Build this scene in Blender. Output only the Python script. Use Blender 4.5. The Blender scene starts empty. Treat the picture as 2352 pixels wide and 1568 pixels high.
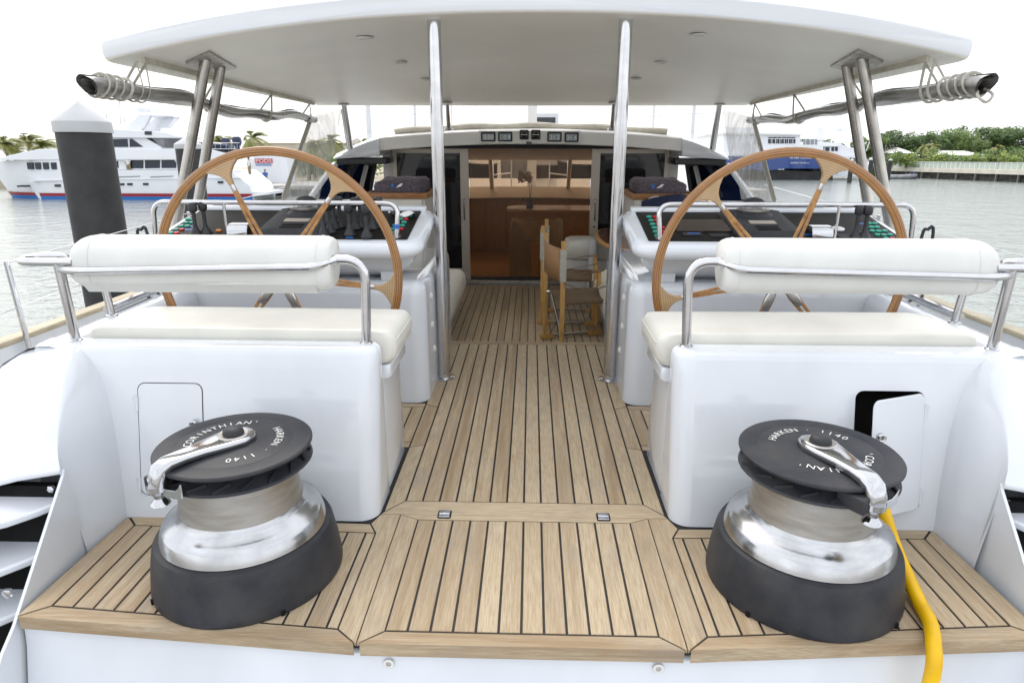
import bpy, bmesh, math, random
from mathutils import Matrix, Vector
R = math.radians
random.seed(7)
scene = bpy.context.scene
col = scene.collection

# ---------------------------------------------------------------- camera
# Boat frame: X to starboard, Y to the bow, Z up from the aft deck, origin on the deck under the camera.
# The boat floats trimmed a little by the stern: BOAT turns the boat frame into the level world.
TRIM = R(1.67)
BOAT = Matrix.Rotation(TRIM, 4, 'X')
FPX = 1507.5                                   # focal length for a 2352 px wide picture
yaw, pitch, roll = R(1.609), R(17.315), R(.075)
CAM = Vector((.017, 0, 1.45))
FW = Vector((-math.sin(yaw)*math.cos(pitch), math.cos(yaw)*math.cos(pitch), -math.sin(pitch)))
RT = Vector((math.cos(yaw), math.sin(yaw), 0)); UP = RT.cross(FW)
RT, UP = RT*math.cos(roll)+UP*math.sin(roll), UP*math.cos(roll)-RT*math.sin(roll)
cm = Matrix(((RT.x, UP.x, -FW.x, CAM.x), (RT.y, UP.y, -FW.y, CAM.y), (RT.z, UP.z, -FW.z, CAM.z), (0, 0, 0, 1)))
cd = bpy.data.cameras.new('camera'); cd.sensor_width = 36; cd.lens = 36*FPX/2352; cd.clip_start = .05; cd.clip_end = 9000
cam = bpy.data.objects.new('camera', cd); col.objects.link(cam); cam.matrix_world = BOAT @ cm; scene.camera = cam
CAMW = BOAT @ CAM
EYE = 4.4                                      # eye height above the water
ZW = CAMW.z-EYE                                # water level in the world

# ---------------------------------------------------------------- sky, sun, exposure
world = bpy.data.worlds.new('World'); scene.world = world; world.use_nodes = True
nt = world.node_tree; nt.nodes.clear()
wo = nt.nodes.new('ShaderNodeOutputWorld'); bg = nt.nodes.new('ShaderNodeBackground')
sky = nt.nodes.new('ShaderNodeTexSky'); sky.sky_type = 'NISHITA'; sky.sun_disc = False
SUN_EL, SUN_AZ = R(50), R(-25)                 # azimuth measured from the bow, positive to starboard
sky.sun_elevation = SUN_EL; sky.sun_rotation = SUN_AZ; sky.dust_density = 7; sky.ozone_density = 2
tc = nt.nodes.new('ShaderNodeTexCoord'); mp = nt.nodes.new('ShaderNodeMapping'); mp.inputs['Scale'].default_value = (1, 1, 3.5)
cn = nt.nodes.new('ShaderNodeTexNoise'); cn.inputs['Scale'].default_value = 2.2; cn.inputs['Detail'].default_value = 6; cn.inputs['Roughness'].default_value = .6
cr = nt.nodes.new('ShaderNodeMapRange'); cr.inputs['From Min'].default_value = .3; cr.inputs['From Max'].default_value = .7
cr.inputs['To Min'].default_value = .45; cr.inputs['To Max'].default_value = .8
mx = nt.nodes.new('ShaderNodeMix'); mx.data_type = 'RGBA'; mx.inputs[7].default_value = (12, 12.2, 12.5, 1)
nt.links.new(tc.outputs['Generated'], mp.inputs['Vector']); nt.links.new(mp.outputs[0], cn.inputs['Vector'])
nt.links.new(cn.outputs[0], cr.inputs['Value']); nt.links.new(cr.outputs[0], mx.inputs[0])
nt.links.new(sky.outputs[0], mx.inputs[6]); nt.links.new(mx.outputs[2], bg.inputs['Color'])
bg.inputs['Strength'].default_value = .12
nt.links.new(bg.outputs[0], wo.inputs[0])
sl = bpy.data.lights.new('sun', 'SUN'); sl.energy = .8; sl.angle = R(25); sl.color = (1, .96, .9)
so = bpy.data.objects.new('sun', sl); col.objects.link(so)
sd = Vector((math.sin(SUN_AZ)*math.cos(SUN_EL), math.cos(SUN_AZ)*math.cos(SUN_EL), math.sin(SUN_EL)))
so.rotation_euler = sd.to_track_quat('Z', 'Y').to_euler(); so.location = (0, 0, 40)
scene.render.engine = 'CYCLES'
scene.view_settings.view_transform = 'Standard'; scene.view_settings.look = 'None'
scene.view_settings.exposure = .68; scene.view_settings.gamma = 1; scene.view_settings.use_curve_mapping = False

# ---------------------------------------------------------------- helpers
def at(px, py, x=None, y=None, z=None):        # pixel of the 2352 px photograph -> point on a plane of the boat frame
    d = FW*FPX+RT*(px-1176)-UP*(py-784)
    if z is not None: t = (z-CAM.z)/d.z
    elif y is not None: t = (y-CAM.y)/d.y
    else: t = (x-CAM.x)/d.x
    return CAM+d*t
B3 = BOAT.to_3x3()
def atw(px, py, y=None, z=None):               # the same on a plane of the level world
    d = B3 @ (FW*FPX+RT*(px-1176)-UP*(py-784))
    t = (y-CAMW.y)/d.y if y is not None else (z-CAMW.z)/d.z
    return CAMW+d*t

def rounded(pts, rad, n=6):                    # polyline with its corners rounded
    pts = [Vector(p) for p in pts]; out = [pts[0]]
    for i in range(1, len(pts)-1):
        a, b, c = pts[i-1], pts[i], pts[i+1]
        r = min(rad, (a-b).length*.49, (c-b).length*.49)
        p, q = b+(a-b).normalized()*r, b+(c-b).normalized()*r
        for k in range(n+1):
            t = k/n; out.append(p*(1-t)**2+b*2*t*(1-t)+q*t*t)
    out.append(pts[-1]); return out

def rrect(x0, x1, y0, y1, r, n=5):             # rounded rectangle; r: one radius or four (x0y0, x1y0, x1y1, x0y1)
    if not isinstance(r, (list, tuple)): r = [r]*4
    o = []
    for k, (cx, cy, sx, sy) in enumerate(((x0, y0, 1, 1), (x1, y0, -1, 1), (x1, y1, -1, -1), (x0, y1, 1, -1))):
        rr = max(r[k], 1e-4); a0 = (math.pi, 1.5*math.pi, 0, .5*math.pi)[k]
        for i in range(n+1):
            a = a0+.5*math.pi*i/n
            o.append((cx+sx*rr+rr*math.cos(a), cy+sy*rr+rr*math.sin(a)))
    return o

class MB:
    def __init__(s): s.v = []; s.f = []; s.m = []
    def add(s, v, f, mi=0):
        o = len(s.v); s.v += [tuple(p) for p in v]; s.f += [tuple(i+o for i in q) for q in f]; s.m += [mi]*len(f); return s
    def box(s, x0, x1, y0, y1, z0, z1, mi=0):
        return s.add([(x, y, z) for z in (z0, z1) for y in (y0, y1) for x in (x0, x1)],
                     [(0, 2, 3, 1), (4, 5, 7, 6), (0, 1, 5, 4), (2, 6, 7, 3), (0, 4, 6, 2), (1, 3, 7, 5)], mi)
    def obox(s, c, size, M=None, mi=0):
        M = M or Matrix.Identity(3); c = Vector(c); x, y, z = [q/2 for q in size]
        v = [c+M @ Vector((a*x, b*y, d*z)) for d in (-1, 1) for b in (-1, 1) for a in (-1, 1)]
        return s.add(v, [(0, 2, 3, 1), (4, 5, 7, 6), (0, 1, 5, 4), (2, 6, 7, 3), (0, 4, 6, 2), (1, 3, 7, 5)], mi)
    def loft(s, rings, c0=True, c1=True, closed=True, mi=0):
        n = len(rings[0]); v = [p for r in rings for p in r]; f = []
        for i in range(len(rings)-1):
            for j in range(n if closed else n-1):
                k = (j+1) % n; f.append((i*n+j, i*n+k, (i+1)*n+k, (i+1)*n+j))
        if c0: f.append(tuple(reversed(range(n))))
        if c1: f.append(tuple(range((len(rings)-1)*n, len(rings)*n)))
        return s.add(v, f, mi)
    def grid(s, rows, mi=0): return s.loft(rows, False, False, False, mi)
    def tube(s, pts, r, n=10, caps=True, closed=False, flat=1, mi=0):
        pts = [Vector(p) for p in pts]; m = len(pts)
        if not isinstance(r, (list, tuple)): r = [r]*m
        T = []
        for i in range(m):
            a = pts[(i-1) % m] if (closed or i > 0) else pts[i]; b = pts[(i+1) % m] if (closed or i < m-1) else pts[i]
            T.append((b-a).normalized())
        u = T[0].orthogonal().normalized()
        if abs(T[0].z) < .9: u = (Vector((0, 0, 1))-T[0]*T[0].z).normalized()
        rings = []
        for i in range(m):
            u = (u-T[i]*u.dot(T[i])).normalized(); w = T[i].cross(u)
            rings.append([pts[i]+(u*math.cos(2*math.pi*k/n)*flat+w*math.sin(2*math.pi*k/n))*r[i] for k in range(n)])
        if closed: rings.append(rings[0])
        return s.loft(rings, caps and not closed, caps and not closed, mi=mi)
    def lathe(s, prof, n=32, c=(0, 0, 0), M=None, caps=True, mi=0):
        M = M or Matrix.Identity(3); c = Vector(c)
        rings = [[c+M @ Vector((r*math.cos(2*math.pi*k/n), r*math.sin(2*math.pi*k/n), z)) for k in range(n)] for r, z in prof]
        return s.loft(rings, caps, caps, mi=mi)
    def prism(s, poly, z0, z1, fn=None, mi=0):  # poly in (a,b), extruded; fn maps (a,b,c) to a point
        fn = fn or (lambda a, b, c: (a, b, c))
        return s.loft([[fn(a, b, z0) for a, b in poly], [fn(a, b, z1) for a, b in poly]], mi=mi)
    def bar(s, a, b, w, h, mi=0):
        a, b = Vector(a), Vector(b); d = b-a; q = d.to_track_quat('Y', 'Z').to_matrix()
        return s.obox((a+b)/2, (w, d.length, h), q, mi)
    def build(s, name, mat, parent=None, ang=35, bevel=0, seg=2, sub=0, origin=None):
        me = bpy.data.meshes.new(name)
        v = s.v
        if origin is not None: v = [(p[0]-origin[0], p[1]-origin[1], p[2]-origin[2]) for p in v]
        me.from_pydata(v, [], s.f)
        if 12 < len(s.f) < 4000:                # consistent outward normals
            bm = bmesh.new(); bm.from_mesh(me); bmesh.ops.recalc_face_normals(bm, faces=bm.faces); bm.to_mesh(me); bm.free()
        me.update()
        for mm in (mat if isinstance(mat, (list, tuple)) else [mat]): me.materials.append(mm)
        if any(s.m): me.polygons.foreach_set('material_index', s.m)
        if ang:
            me.shade_smooth(); me.set_sharp_from_angle(angle=R(ang))
        o = bpy.data.objects.new(name, me); col.objects.link(o)
        if origin is not None: o.location = origin
        if parent: o.parent = parent
        if bevel:
            b = o.modifiers.new('bevel', 'BEVEL'); b.width = bevel; b.segments = seg; b.limit_method = 'ANGLE'; b.angle_limit = R(40)
        if sub:
            b = o.modifiers.new('sub', 'SUBSURF'); b.levels = sub; b.render_levels = sub
        if not parent: TOP.append(o)
        return o
TOP = []
def tag(o, label=None, cat=None, group=None, kind=None):
    for k, q in (('label', label), ('category', cat), ('group', group), ('kind', kind)):
        if q: o[k] = q
    return o
def empty(name, loc=(0, 0, 0), rz=0, label=None, cat=None, group=None):
    o = bpy.data.objects.new(name, None); col.objects.link(o); o.location = loc; o.rotation_euler = (0, 0, rz); o.empty_display_size = .1
    TOP.append(o); return tag(o, label, cat, group)
def copy_tree(o, parent=None):
    c = o.copy(); col.objects.link(c)
    if parent: c.parent = parent
    else: TOP.append(c)
    for ch in list(o.children): copy_tree(ch, c)
    return c
def kids(root):                                # parts were built in boat coordinates: keep them there under a moved Empty
    for ch in root.children: ch.matrix_parent_inverse = root.matrix_basis.inverted()
def text_mesh(body, size, depth=.0):           # flat lettering as mesh data
    cu = bpy.data.curves.new('lettering', 'FONT'); cu.body = body; cu.size = size; cu.extrude = depth; cu.align_x = 'CENTER'; cu.resolution_u = 3
    o = bpy.data.objects.new('lettering', cu); col.objects.link(o)
    dg = bpy.context.evaluated_depsgraph_get(); me = o.evaluated_get(dg).to_mesh()
    v = [tuple(p.co) for p in me.vertices]; f = [tuple(p.vertices) for p in me.polygons]
    o.evaluated_get(dg).to_mesh_clear(); bpy.data.objects.remove(o); bpy.data.curves.remove(cu)
    return v, f

# ---------------------------------------------------------------- materials
MAT = {}
def pm(name, c, rough=.5, metal=0, var=.05, scale=6, bump=0, bscale=60, coat=0, spec=.5, stretch=(1, 1, 1), c2=None, rvar=.0, det=5, alpha=1, trans=0, ior=1.45):
    m = bpy.data.materials.new(name); m.use_nodes = True; n = m.node_tree.nodes; l = m.node_tree.links; p = n['Principled BSDF']
    p.inputs['Roughness'].default_value = rough; p.inputs['Metallic'].default_value = metal; p.inputs['Coat Weight'].default_value = coat
    p.inputs['Specular IOR Level'].default_value = spec; p.inputs['Coat Roughness'].default_value = .08; p.inputs['IOR'].default_value = ior
    p.inputs['Alpha'].default_value = alpha; p.inputs['Transmission Weight'].default_value = trans
    t = n.new('ShaderNodeTexCoord'); mp = n.new('ShaderNodeMapping'); mp.inputs['Scale'].default_value = stretch
    no = n.new('ShaderNodeTexNoise'); no.inputs['Scale'].default_value = scale; no.inputs['Detail'].default_value = det
    l.new(t.outputs['Object'], mp.inputs['Vector']); l.new(mp.outputs[0], no.inputs['Vector'])
    mx = n.new('ShaderNodeMix'); mx.data_type = 'RGBA'
    c2 = c2 or tuple(max(0, q*(1-2*var)) for q in c); c1 = c if c2 is not None and var == 0 else tuple(min(1, q*(1+var*.5)) for q in c)
    rg = n.new('ShaderNodeMapRange'); rg.inputs['From Min'].default_value = .35; rg.inputs['From Max'].default_value = .68
    l.new(no.outputs[0], rg.inputs['Value']); l.new(rg.outputs[0], mx.inputs[0])
    mx.inputs[6].default_value = (*c1, 1); mx.inputs[7].default_value = (*c2, 1); l.new(mx.outputs[2], p.inputs['Base Color'])
    if rvar:
        r2 = n.new('ShaderNodeMapRange'); r2.inputs['To Min'].default_value = max(0.02, rough-rvar); r2.inputs['To Max'].default_value = rough+rvar
        l.new(no.outputs[0], r2.inputs['Value']); l.new(r2.outputs[0], p.inputs['Roughness'])
    if bump:
        b = n.new('ShaderNodeBump'); b.inputs['Strength'].default_value = bump; b.inputs['Distance'].default_value = .004
        nb = n.new('ShaderNodeTexNoise'); nb.inputs['Scale'].default_value = bscale; nb.inputs['Detail'].default_value = 6
        l.new(mp.outputs[0], nb.inputs['Vector']); l.new(nb.outputs[0], b.inputs['Height']); l.new(b.outputs[0], p.inputs['Normal'])
    MAT[name] = m; return m

pm('gelcoat', (.67, .70, .74), .14, var=.028, scale=4, stretch=(1, 1, .4), coat=.7, rvar=.05, bump=.02, bscale=5)
pm('gelcoat_shade', (.70, .69, .66), .35, var=.02, scale=3)
pm('underside_bounce', (.87, .845, .775), .4, var=.02, scale=2)  # canopy underside: warm bounce light from the deck put into its white
pm('canopy_white', (.70, .72, .745), .3, var=.015, scale=2)
pm('steel', (.60, .60, .615), .13, 1, var=.05, scale=14, rvar=.06)
pm('steel_satin', (.50, .49, .47), .36, 1, var=.10, scale=20, rvar=.08, c2=(.38, .36, .33), bump=.05, bscale=200)
pm('chrome', (.52, .525, .54), .09, 1, var=.04, scale=10, rvar=.03)
pm('black_plastic', (.021, .023, .029), .48, spec=.28, var=.2, scale=9, det=8, bump=.2, bscale=220, c2=(.046, .046, .048), rvar=.1)
pm('flange_steel', (.50, .505, .515), .2, 1, var=.08, scale=12, rvar=.07, bump=.04, bscale=90)
pm('steel_dull', (.46, .44, .41), .26, 1, var=.1, scale=10, rvar=.08)
pm('black_gloss', (.012, .012, .014), .2, var=.2)
pm('panel_black', (.012, .011, .010), .5, spec=.2, var=.25, scale=30)
pm('rubber', (.012, .012, .012), .8, var=.2, spec=.15)
pm('caulk', (.018, .017, .016), .6, var=.3, scale=40, bump=.1)
pm('vinyl_cream', (.70, .69, .63), .42, var=.04, scale=5, bump=.5, bscale=9)
pm('vinyl_white', (.685, .69, .66), .4, var=.04, scale=5, bump=.5, bscale=9)
pm('canvas_cream', (.62, .58, .48), .8, var=.08, scale=12, bump=.3, bscale=90)
pm('webbing', (.46, .44, .38), .8, var=.1, scale=40)
pm('navy', (.02, .028, .075), .8, var=.2, scale=30, bump=.2)
pm('mahogany', (.22, .075, .022), .12, var=.2, scale=10, stretch=(8, 1, 8), coat=.8, c2=(.14, .042, .012))
pm('teak_trim', (.36, .17, .06), .3, var=.2, scale=10, stretch=(1, 9, 9), coat=.2, c2=(.24, .10, .035))
pm('chair_wood', (.55, .33, .11), .4, var=.1, scale=14, stretch=(6, 6, 1), c2=(.45, .25, .08))
pm('chair_canvas', (.17, .115, .065), .85, var=.15, scale=60, bump=.2, bscale=200)
pm('chair_back', (.40, .22, .10), .5, var=.15, scale=20, stretch=(6, 6, 1), c2=(.32, .16, .065))
pm('cherry', (.52, .27, .09), .3, var=.15, scale=8, stretch=(5, 5, 1), c2=(.42, .20, .06))
pm('cherry_dark', (.36, .19, .09), .4, var=.15, scale=8, stretch=(5, 5, 1))
pm('frame_grey', (.50, .45, .385), .4, .3, var=.04)
pm('dark_glass', (.012, .012, .014), .04, var=.1, spec=.6)
pm('blue_glass', (.006, .014, .05), .08, var=.2, scale=2, spec=.7)
pm('yellow', (.80, .48, .0), .4, var=.08, scale=12, c2=(.70, .40, .0), bump=.08, bscale=30)
pm('towel', (.125, .105, .125), .95, var=.25, scale=60, bump=1, bscale=120)
pm('white_plain', (.8, .8, .8), .5, var=.02)
pm('letter_white', (.75, .75, .72), .5, var=.1, scale=60)
pm('green_button', (.03, .34, .25), .35, var=.1)
pm('red_button', (.55, .02, .03), .35, var=.1)
pm('blue_tag', (.03, .16, .55), .4, var=.1)
pm('orange_button', (.8, .25, .03), .4)
pm('lever', (.03, .031, .034), .42, spec=.45, var=.2, scale=30)
pm('cap_tan', (.46, .40, .28), .5, var=.12, scale=7, stretch=(5, 1, 5))
pm('side_deck', (.50, .49, .45), .7, var=.08, scale=12)
pm('throw', (.30, .25, .21), .9, var=.06, scale=12, bump=.1)
pm('armchair', (.45, .36, .24), .8, var=.1, scale=10)
pm('lens', (.75, .75, .72), .2, var=.05)
pm('paper', (.8, .8, .78), .6)
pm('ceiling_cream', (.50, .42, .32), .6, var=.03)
pm('leaf_dark', (.03, .06, .02), .6, var=.3)
pm('orchid', (.62, .5, .5), .6, var=.15, scale=30)
pm('blue_pot', (.05, .06, .2), .3)
def glass(name, tint, op, rough=.05, haze=.0, emit=None):
    # a thin clear sheet: mostly see-through, some gloss, some milky streaks
    m = bpy.data.materials.new(name); m.use_nodes = True; n = m.node_tree.nodes; l = m.node_tree.links; n.clear()
    o = n.new('ShaderNodeOutputMaterial'); t = n.new('ShaderNodeBsdfTransparent'); t.inputs[0].default_value = (*tint, 1)
    g = n.new('ShaderNodeBsdfGlossy'); g.inputs['Roughness'].default_value = rough
    d = n.new('ShaderNodeBsdfDiffuse'); d.inputs[0].default_value = (.8, .8, .78, 1)
    a = n.new('ShaderNodeMixShader'); b = n.new('ShaderNodeMixShader'); a.inputs[0].default_value = op
    tc = n.new('ShaderNodeTexCoord'); mp = n.new('ShaderNodeMapping'); mp.inputs['Scale'].default_value = (3, 9, 1.2)
    no = n.new('ShaderNodeTexNoise'); no.inputs['Scale'].default_value = 2.2; no.inputs['Detail'].default_value = 3; no.inputs['Distortion'].default_value = .3
    r = n.new('ShaderNodeMapRange'); r.inputs['From Min'].default_value = .3; r.inputs['From Max'].default_value = .8; r.inputs['To Min'].default_value = haze*.35; r.inputs['To Max'].default_value = haze
    l.new(tc.outputs['Object'], mp.inputs[0]); l.new(mp.outputs[0], no.inputs[0]); l.new(no.outputs[0], r.inputs[0])
    l.new(t.outputs[0], a.inputs[1]); l.new(g.outputs[0], a.inputs[2]); l.new(a.outputs[0], b.inputs[1]); l.new(d.outputs[0], b.inputs[2])
    l.new(r.outputs[0], b.inputs[0]); l.new(b.outputs[0], o.inputs[0])
    bp = n.new('ShaderNodeBump'); bp.inputs['Strength'].default_value = .06; bp.inputs['Distance'].default_value = .02
    l.new(no.outputs[0], bp.inputs['Height']); l.new(bp.outputs[0], g.inputs['Normal'])
    MAT[name] = m
glass('clear_vinyl', (.95, .95, .94), .12, .08, .75)
glass('clear_strip', (.98, .98, .97), .05, .1, .16)
glass('window_glass', (.75, .74, .75), .06, .02, 0)
glass('fly_screen', (.82, .70, .56), .03, .3, .30)
MAT['fly_screen'].node_tree.nodes['Diffuse BSDF'].inputs[0].default_value = (.42, .24, .11, 1)
for q_ in MAT['fly_screen'].node_tree.nodes:
    if q_.type == 'MAP_RANGE': q_.inputs['To Min'].default_value = .035; q_.inputs['To Max'].default_value = .05
glass('dome_glass', (.7, .72, .72), .25, .03, 0)

def teak(name, axis):
    # weathered teak: per-plank tone, long grain along one axis, grey and rusty stains
    m = bpy.data.materials.new(name); m.use_nodes = True; n = m.node_tree.nodes; l = m.node_tree.links; p = n['Principled BSDF']
    t = n.new('ShaderNodeTexCoord'); oi = n.new('ShaderNodeObjectInfo')
    off = n.new('ShaderNodeVectorMath'); off.operation = 'MULTIPLY_ADD'; off.inputs[1].default_value = (7, 13, 5)
    l.new(oi.outputs['Random'], off.inputs[0]); l.new(t.outputs['Object'], off.inputs[2])
    def noise(sc, det, st, rough=.6):
        mp = n.new('ShaderNodeMapping'); mp.inputs['Scale'].default_value = st; l.new(off.outputs[0], mp.inputs[0])
        q = n.new('ShaderNodeTexNoise'); q.inputs['Scale'].default_value = sc; q.inputs['Detail'].default_value = det; q.inputs['Roughness'].default_value = rough
        l.new(mp.outputs[0], q.inputs[0]); return q.outputs[0]
    g = (1, .045, 1) if axis == 'y' else (.045, 1, 1)
    fine = noise(230, 4, g, .7); broad = noise(30, 3, g); stain = noise(7.5, 6, (1, .55, 1) if axis == 'y' else (.55, 1, 1), .7); rust = noise(9, 4, (1, .6, 1) if axis == 'y' else (.6, 1, 1))
    def ramp(v, a, b, lo=0, hi=1):
        q = n.new('ShaderNodeMapRange'); q.inputs['From Min'].default_value = a; q.inputs['From Max'].default_value = b; q.inputs['To Min'].default_value = lo; q.inputs['To Max'].default_value = hi
        l.new(v, q.inputs[0]); return q.outputs[0]
    def mix(f, a, b, mode='MIX'):
        q = n.new('ShaderNodeMix'); q.data_type = 'RGBA'; q.blend_type = mode
        if isinstance(f, (int, float)): q.inputs[0].default_value = f
        else: l.new(f, q.inputs[0])
        for k, c in ((6, a), (7, b)):
            if isinstance(c, tuple): q.inputs[k].default_value = (*c, 1)
            else: l.new(c, q.inputs[k])
        return q.outputs[2]
    base = mix(ramp(oi.outputs['Random'], 0, 1), (.50, .405, .275), (.29, .205, .12))
    base = mix(ramp(broad, .35, .7), base, (.49, .40, .275))
    base = mix(ramp(fine, .40, .66, 0, .6), base, (.25, .17, .095))
    base = mix(ramp(stain, .50, .74, 0, .6), base, (.29, .25, .205))
    base = mix(ramp(rust, .62, .78, 0, .55), base, (.33, .18, .085))
    l.new(base, p.inputs['Base Color']); p.inputs['Roughness'].default_value = .62; p.inputs['Specular IOR Level'].default_value = .3
    b = n.new('ShaderNodeBump'); b.inputs['Strength'].default_value = .35; b.inputs['Distance'].default_value = .002
    l.new(fine, b.inputs['Height']); l.new(b.outputs[0], p.inputs['Normal'])
    MAT[name] = m
teak('teak_y', 'y'); teak('teak_x', 'x')

def lam(name, c1, c2, freq, mode='r'):         # laminated wood: thin strips, in rings about the wheel's axis or along a spoke
    m = bpy.data.materials.new(name); m.use_nodes = True; n = m.node_tree.nodes; l = m.node_tree.links; p = n['Principled BSDF']
    t = n.new('ShaderNodeTexCoord'); sx = n.new('ShaderNodeSeparateXYZ'); l.new(t.outputs['Object'], sx.inputs[0])
    cb = n.new('ShaderNodeCombineXYZ'); l.new(sx.outputs[0], cb.inputs[0]); l.new(sx.outputs[2], cb.inputs[1])
    ln = n.new('ShaderNodeVectorMath'); ln.operation = 'LENGTH'; l.new(cb.outputs[0], ln.inputs[0])
    ad = n.new('ShaderNodeMath'); ad.operation = 'MULTIPLY_ADD'; l.new(sx.outputs[1], ad.inputs[0]); ad.inputs[1].default_value = .8; l.new(ln.outputs['Value'], ad.inputs[2])
    mu = n.new('ShaderNodeMath'); mu.operation = 'MULTIPLY'; mu.inputs[1].default_value = freq; l.new(ad.outputs[0], mu.inputs[0])
    sn = n.new('ShaderNodeMath'); sn.operation = 'SINE'; l.new(mu.outputs[0], sn.inputs[0])
    r = n.new('ShaderNodeMapRange'); r.inputs['From Min'].default_value = .15; r.inputs['From Max'].default_value = .75; l.new(sn.outputs[0], r.inputs[0])
    no = n.new('ShaderNodeTexNoise'); no.inputs['Scale'].default_value = 22; no.inputs['Detail'].default_value = 5; l.new(t.outputs['Object'], no.inputs[0])
    q = n.new('ShaderNodeMix'); q.data_type = 'RGBA'; q.inputs[6].default_value = (*c1, 1); q.inputs[7].default_value = (*c2, 1); l.new(r.outputs[0], q.inputs[0])
    q2 = n.new('ShaderNodeMix'); q2.data_type = 'RGBA'; q2.blend_type = 'MULTIPLY'; q2.inputs[0].default_value = .35
    l.new(q.outputs[2], q2.inputs[6]); l.new(no.outputs[0], q2.inputs[7]); l.new(q2.outputs[2], p.inputs['Base Color'])
    p.inputs['Roughness'].default_value = .28; p.inputs['Coat Weight'].default_value = .3
    MAT[name] = m
lam('rim_wood', (.43, .21, .068), (.17, .068, .02), 620)
lam('flare_wood', (.52, .36, .20), (.40, .25, .12), 560)
pm('spoke_wood', (.40, .21, .075), .3, var=.2, scale=30, coat=.3, c2=(.25, .115, .035))
pm('screen_brown', (.035, .022, .017), .12, var=.1)
pm('drum_steel', (.40, .385, .36), .42, .9, var=.12, scale=9, stretch=(1, 1, 5), c2=(.33, .31, .28), bump=.25, bscale=260, rvar=.08)
M = MAT
# ================================================================ teak deck
def inset(poly, d):
    n = len(poly); out = []
    A = sum(poly[i][0]*poly[(i+1) % n][1]-poly[(i+1) % n][0]*poly[i][1] for i in range(n))
    sg = 1 if A > 0 else -1
    for i in range(n):
        p0, p1, p2 = Vector(poly[i-1]), Vector(poly[i]), Vector(poly[(i+1) % n])
        e1, e2 = (p1-p0).normalized(), (p2-p1).normalized()
        n1, n2 = Vector((-e1.y, e1.x))*sg, Vector((-e2.y, e2.x))*sg
        b = (n1+n2); k = 1+n1.dot(n2)
        q = p1+b*(d/max(k, .25)); out.append((q.x, q.y))
    return out if sg > 0 else out[::-1]
deck = MB()
deck.prism([(-1.585, 1.705), (-.5, 1.625), (.5, 1.625), (1.585, 1.705), (1.57, 2.30), (-1.57, 2.30)], -.04, -.004); deck.box(-1.72, 1.72, 2.30, 3.47, -.04, -.004); deck.box(-.60, .60, 3.47, 4.64, -.04, -.004)
deck = tag(deck.build('teak_deck', M['caulk'], ang=0), kind='structure')
def plank(poly, ax='y', gap=.0040, z=0, th=.012, parent=None, name='plank'):
    p = inset(poly, gap); q = inset(p, .0012); m = MB()
    m.loft([[(a, b, z-th) for a, b in p], [(a, b, z-.0012) for a, b in p], [(a, b, z) for a, b in q]])
    return m.build(name, M['teak_'+ax], parent or deck, ang=0)
W = .0705
# hinged centre panel
for i in range(12): plank([(-.42+.07*i, 1.652), (-.35+.07*i, 1.652), (-.35+.07*i, 2.267), (-.42+.07*i, 2.267)])
plank([(-.495, 1.594), (.495, 1.594), (.42, 1.652), (-.42, 1.652)], 'x', th=.046, name='edge_board')
plank([(-.42, 2.267), (.42, 2.267), (.495, 2.302), (-.495, 2.302)], 'x', .002)
for s in (-1, 1):
    plank([(s*.42, 1.652), (s*.495, 1.594), (s*.495, 2.302), (s*.42, 2.267)], 'y', .002)
    # plank beside the panel, edge board and planks under the winches
    plank([(s*.495, 1.594), (s*.566, 1.656), (s*.566, 2.17), (s*.600, 2.232), (s*.575, 2.302), (s*.495, 2.302)], 'y', .002)
    plank([(s*.495, 1.594), (s*1.603, 1.676), (s*1.522, 1.732), (s*.566, 1.656)], 'x', th=.046, name='edge_board')
    plank([(s*1.603, 1.676), (s*1.584, 2.262), (s*1.519, 2.194), (s*1.522, 1.732)])
    plank([(s*.566, 2.17), (s*1.519, 2.194), (s*1.584, 2.262), (s*.600, 2.232)], 'x')
    x = 1.5205
    while x > .57:
        x2 = max(x-.0705, .566)
        yf = lambda q: 1.656+.0795*(q-.566)
        if x-x2 > .02: plank([(s*x, yf(x)), (s*x2, yf(x2)), (s*x2, 2.171+.0252*(x2-.566)), (s*x, 2.171+.0252*(x-.566))])
        x = x2
    plank([(s*.4935, 2.405), (s*.568, 2.318), (s*.568, 2.90), (s*.4935, 2.93)])
    plank([(s*.4935, 2.93), (s*.568, 2.90), (s*.568, 3.44), (s*.4935, 3.40)])
    plank([(s*.4935, 3.40), (s*.568, 3.44), (s*.568, 4.56), (s*.4935, 4.58)])
    plank([(s*.568, 2.90), (s*1.7, 2.885), (s*1.7, 2.945), (s*.568, 2.955)], 'x')
    plank([(s*.568, 3.395), (s*1.7, 3.395), (s*1.7, 3.452), (s*.568, 3.452)], 'x')
    for i in range(16): plank([(s*(.568+W*i), 2.955-.0006*i), (s*(.568+W*(i+1)), 2.954-.0006*i), (s*(.568+W*(i+1)), 3.395), (s*(.568+W*i), 3.395)])
plank([(-.568, 2.316), (-.575, 2.302), (.575, 2.302), (.568, 2.316), (.4935, 2.405), (-.4935, 2.405)], 'x', .002)
for i in range(14):
    x = -.4935+W*i; plank([(x, 2.405), (x+W, 2.405), (x+W, 4.58), (x, 4.58)])
plank([(-.4935, 4.58), (.4935, 4.58), (.568, 4.56), (.568, 4.652), (-.568, 4.652), (-.568, 4.56)], 'x', th=.03, name='step_board')
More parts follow.
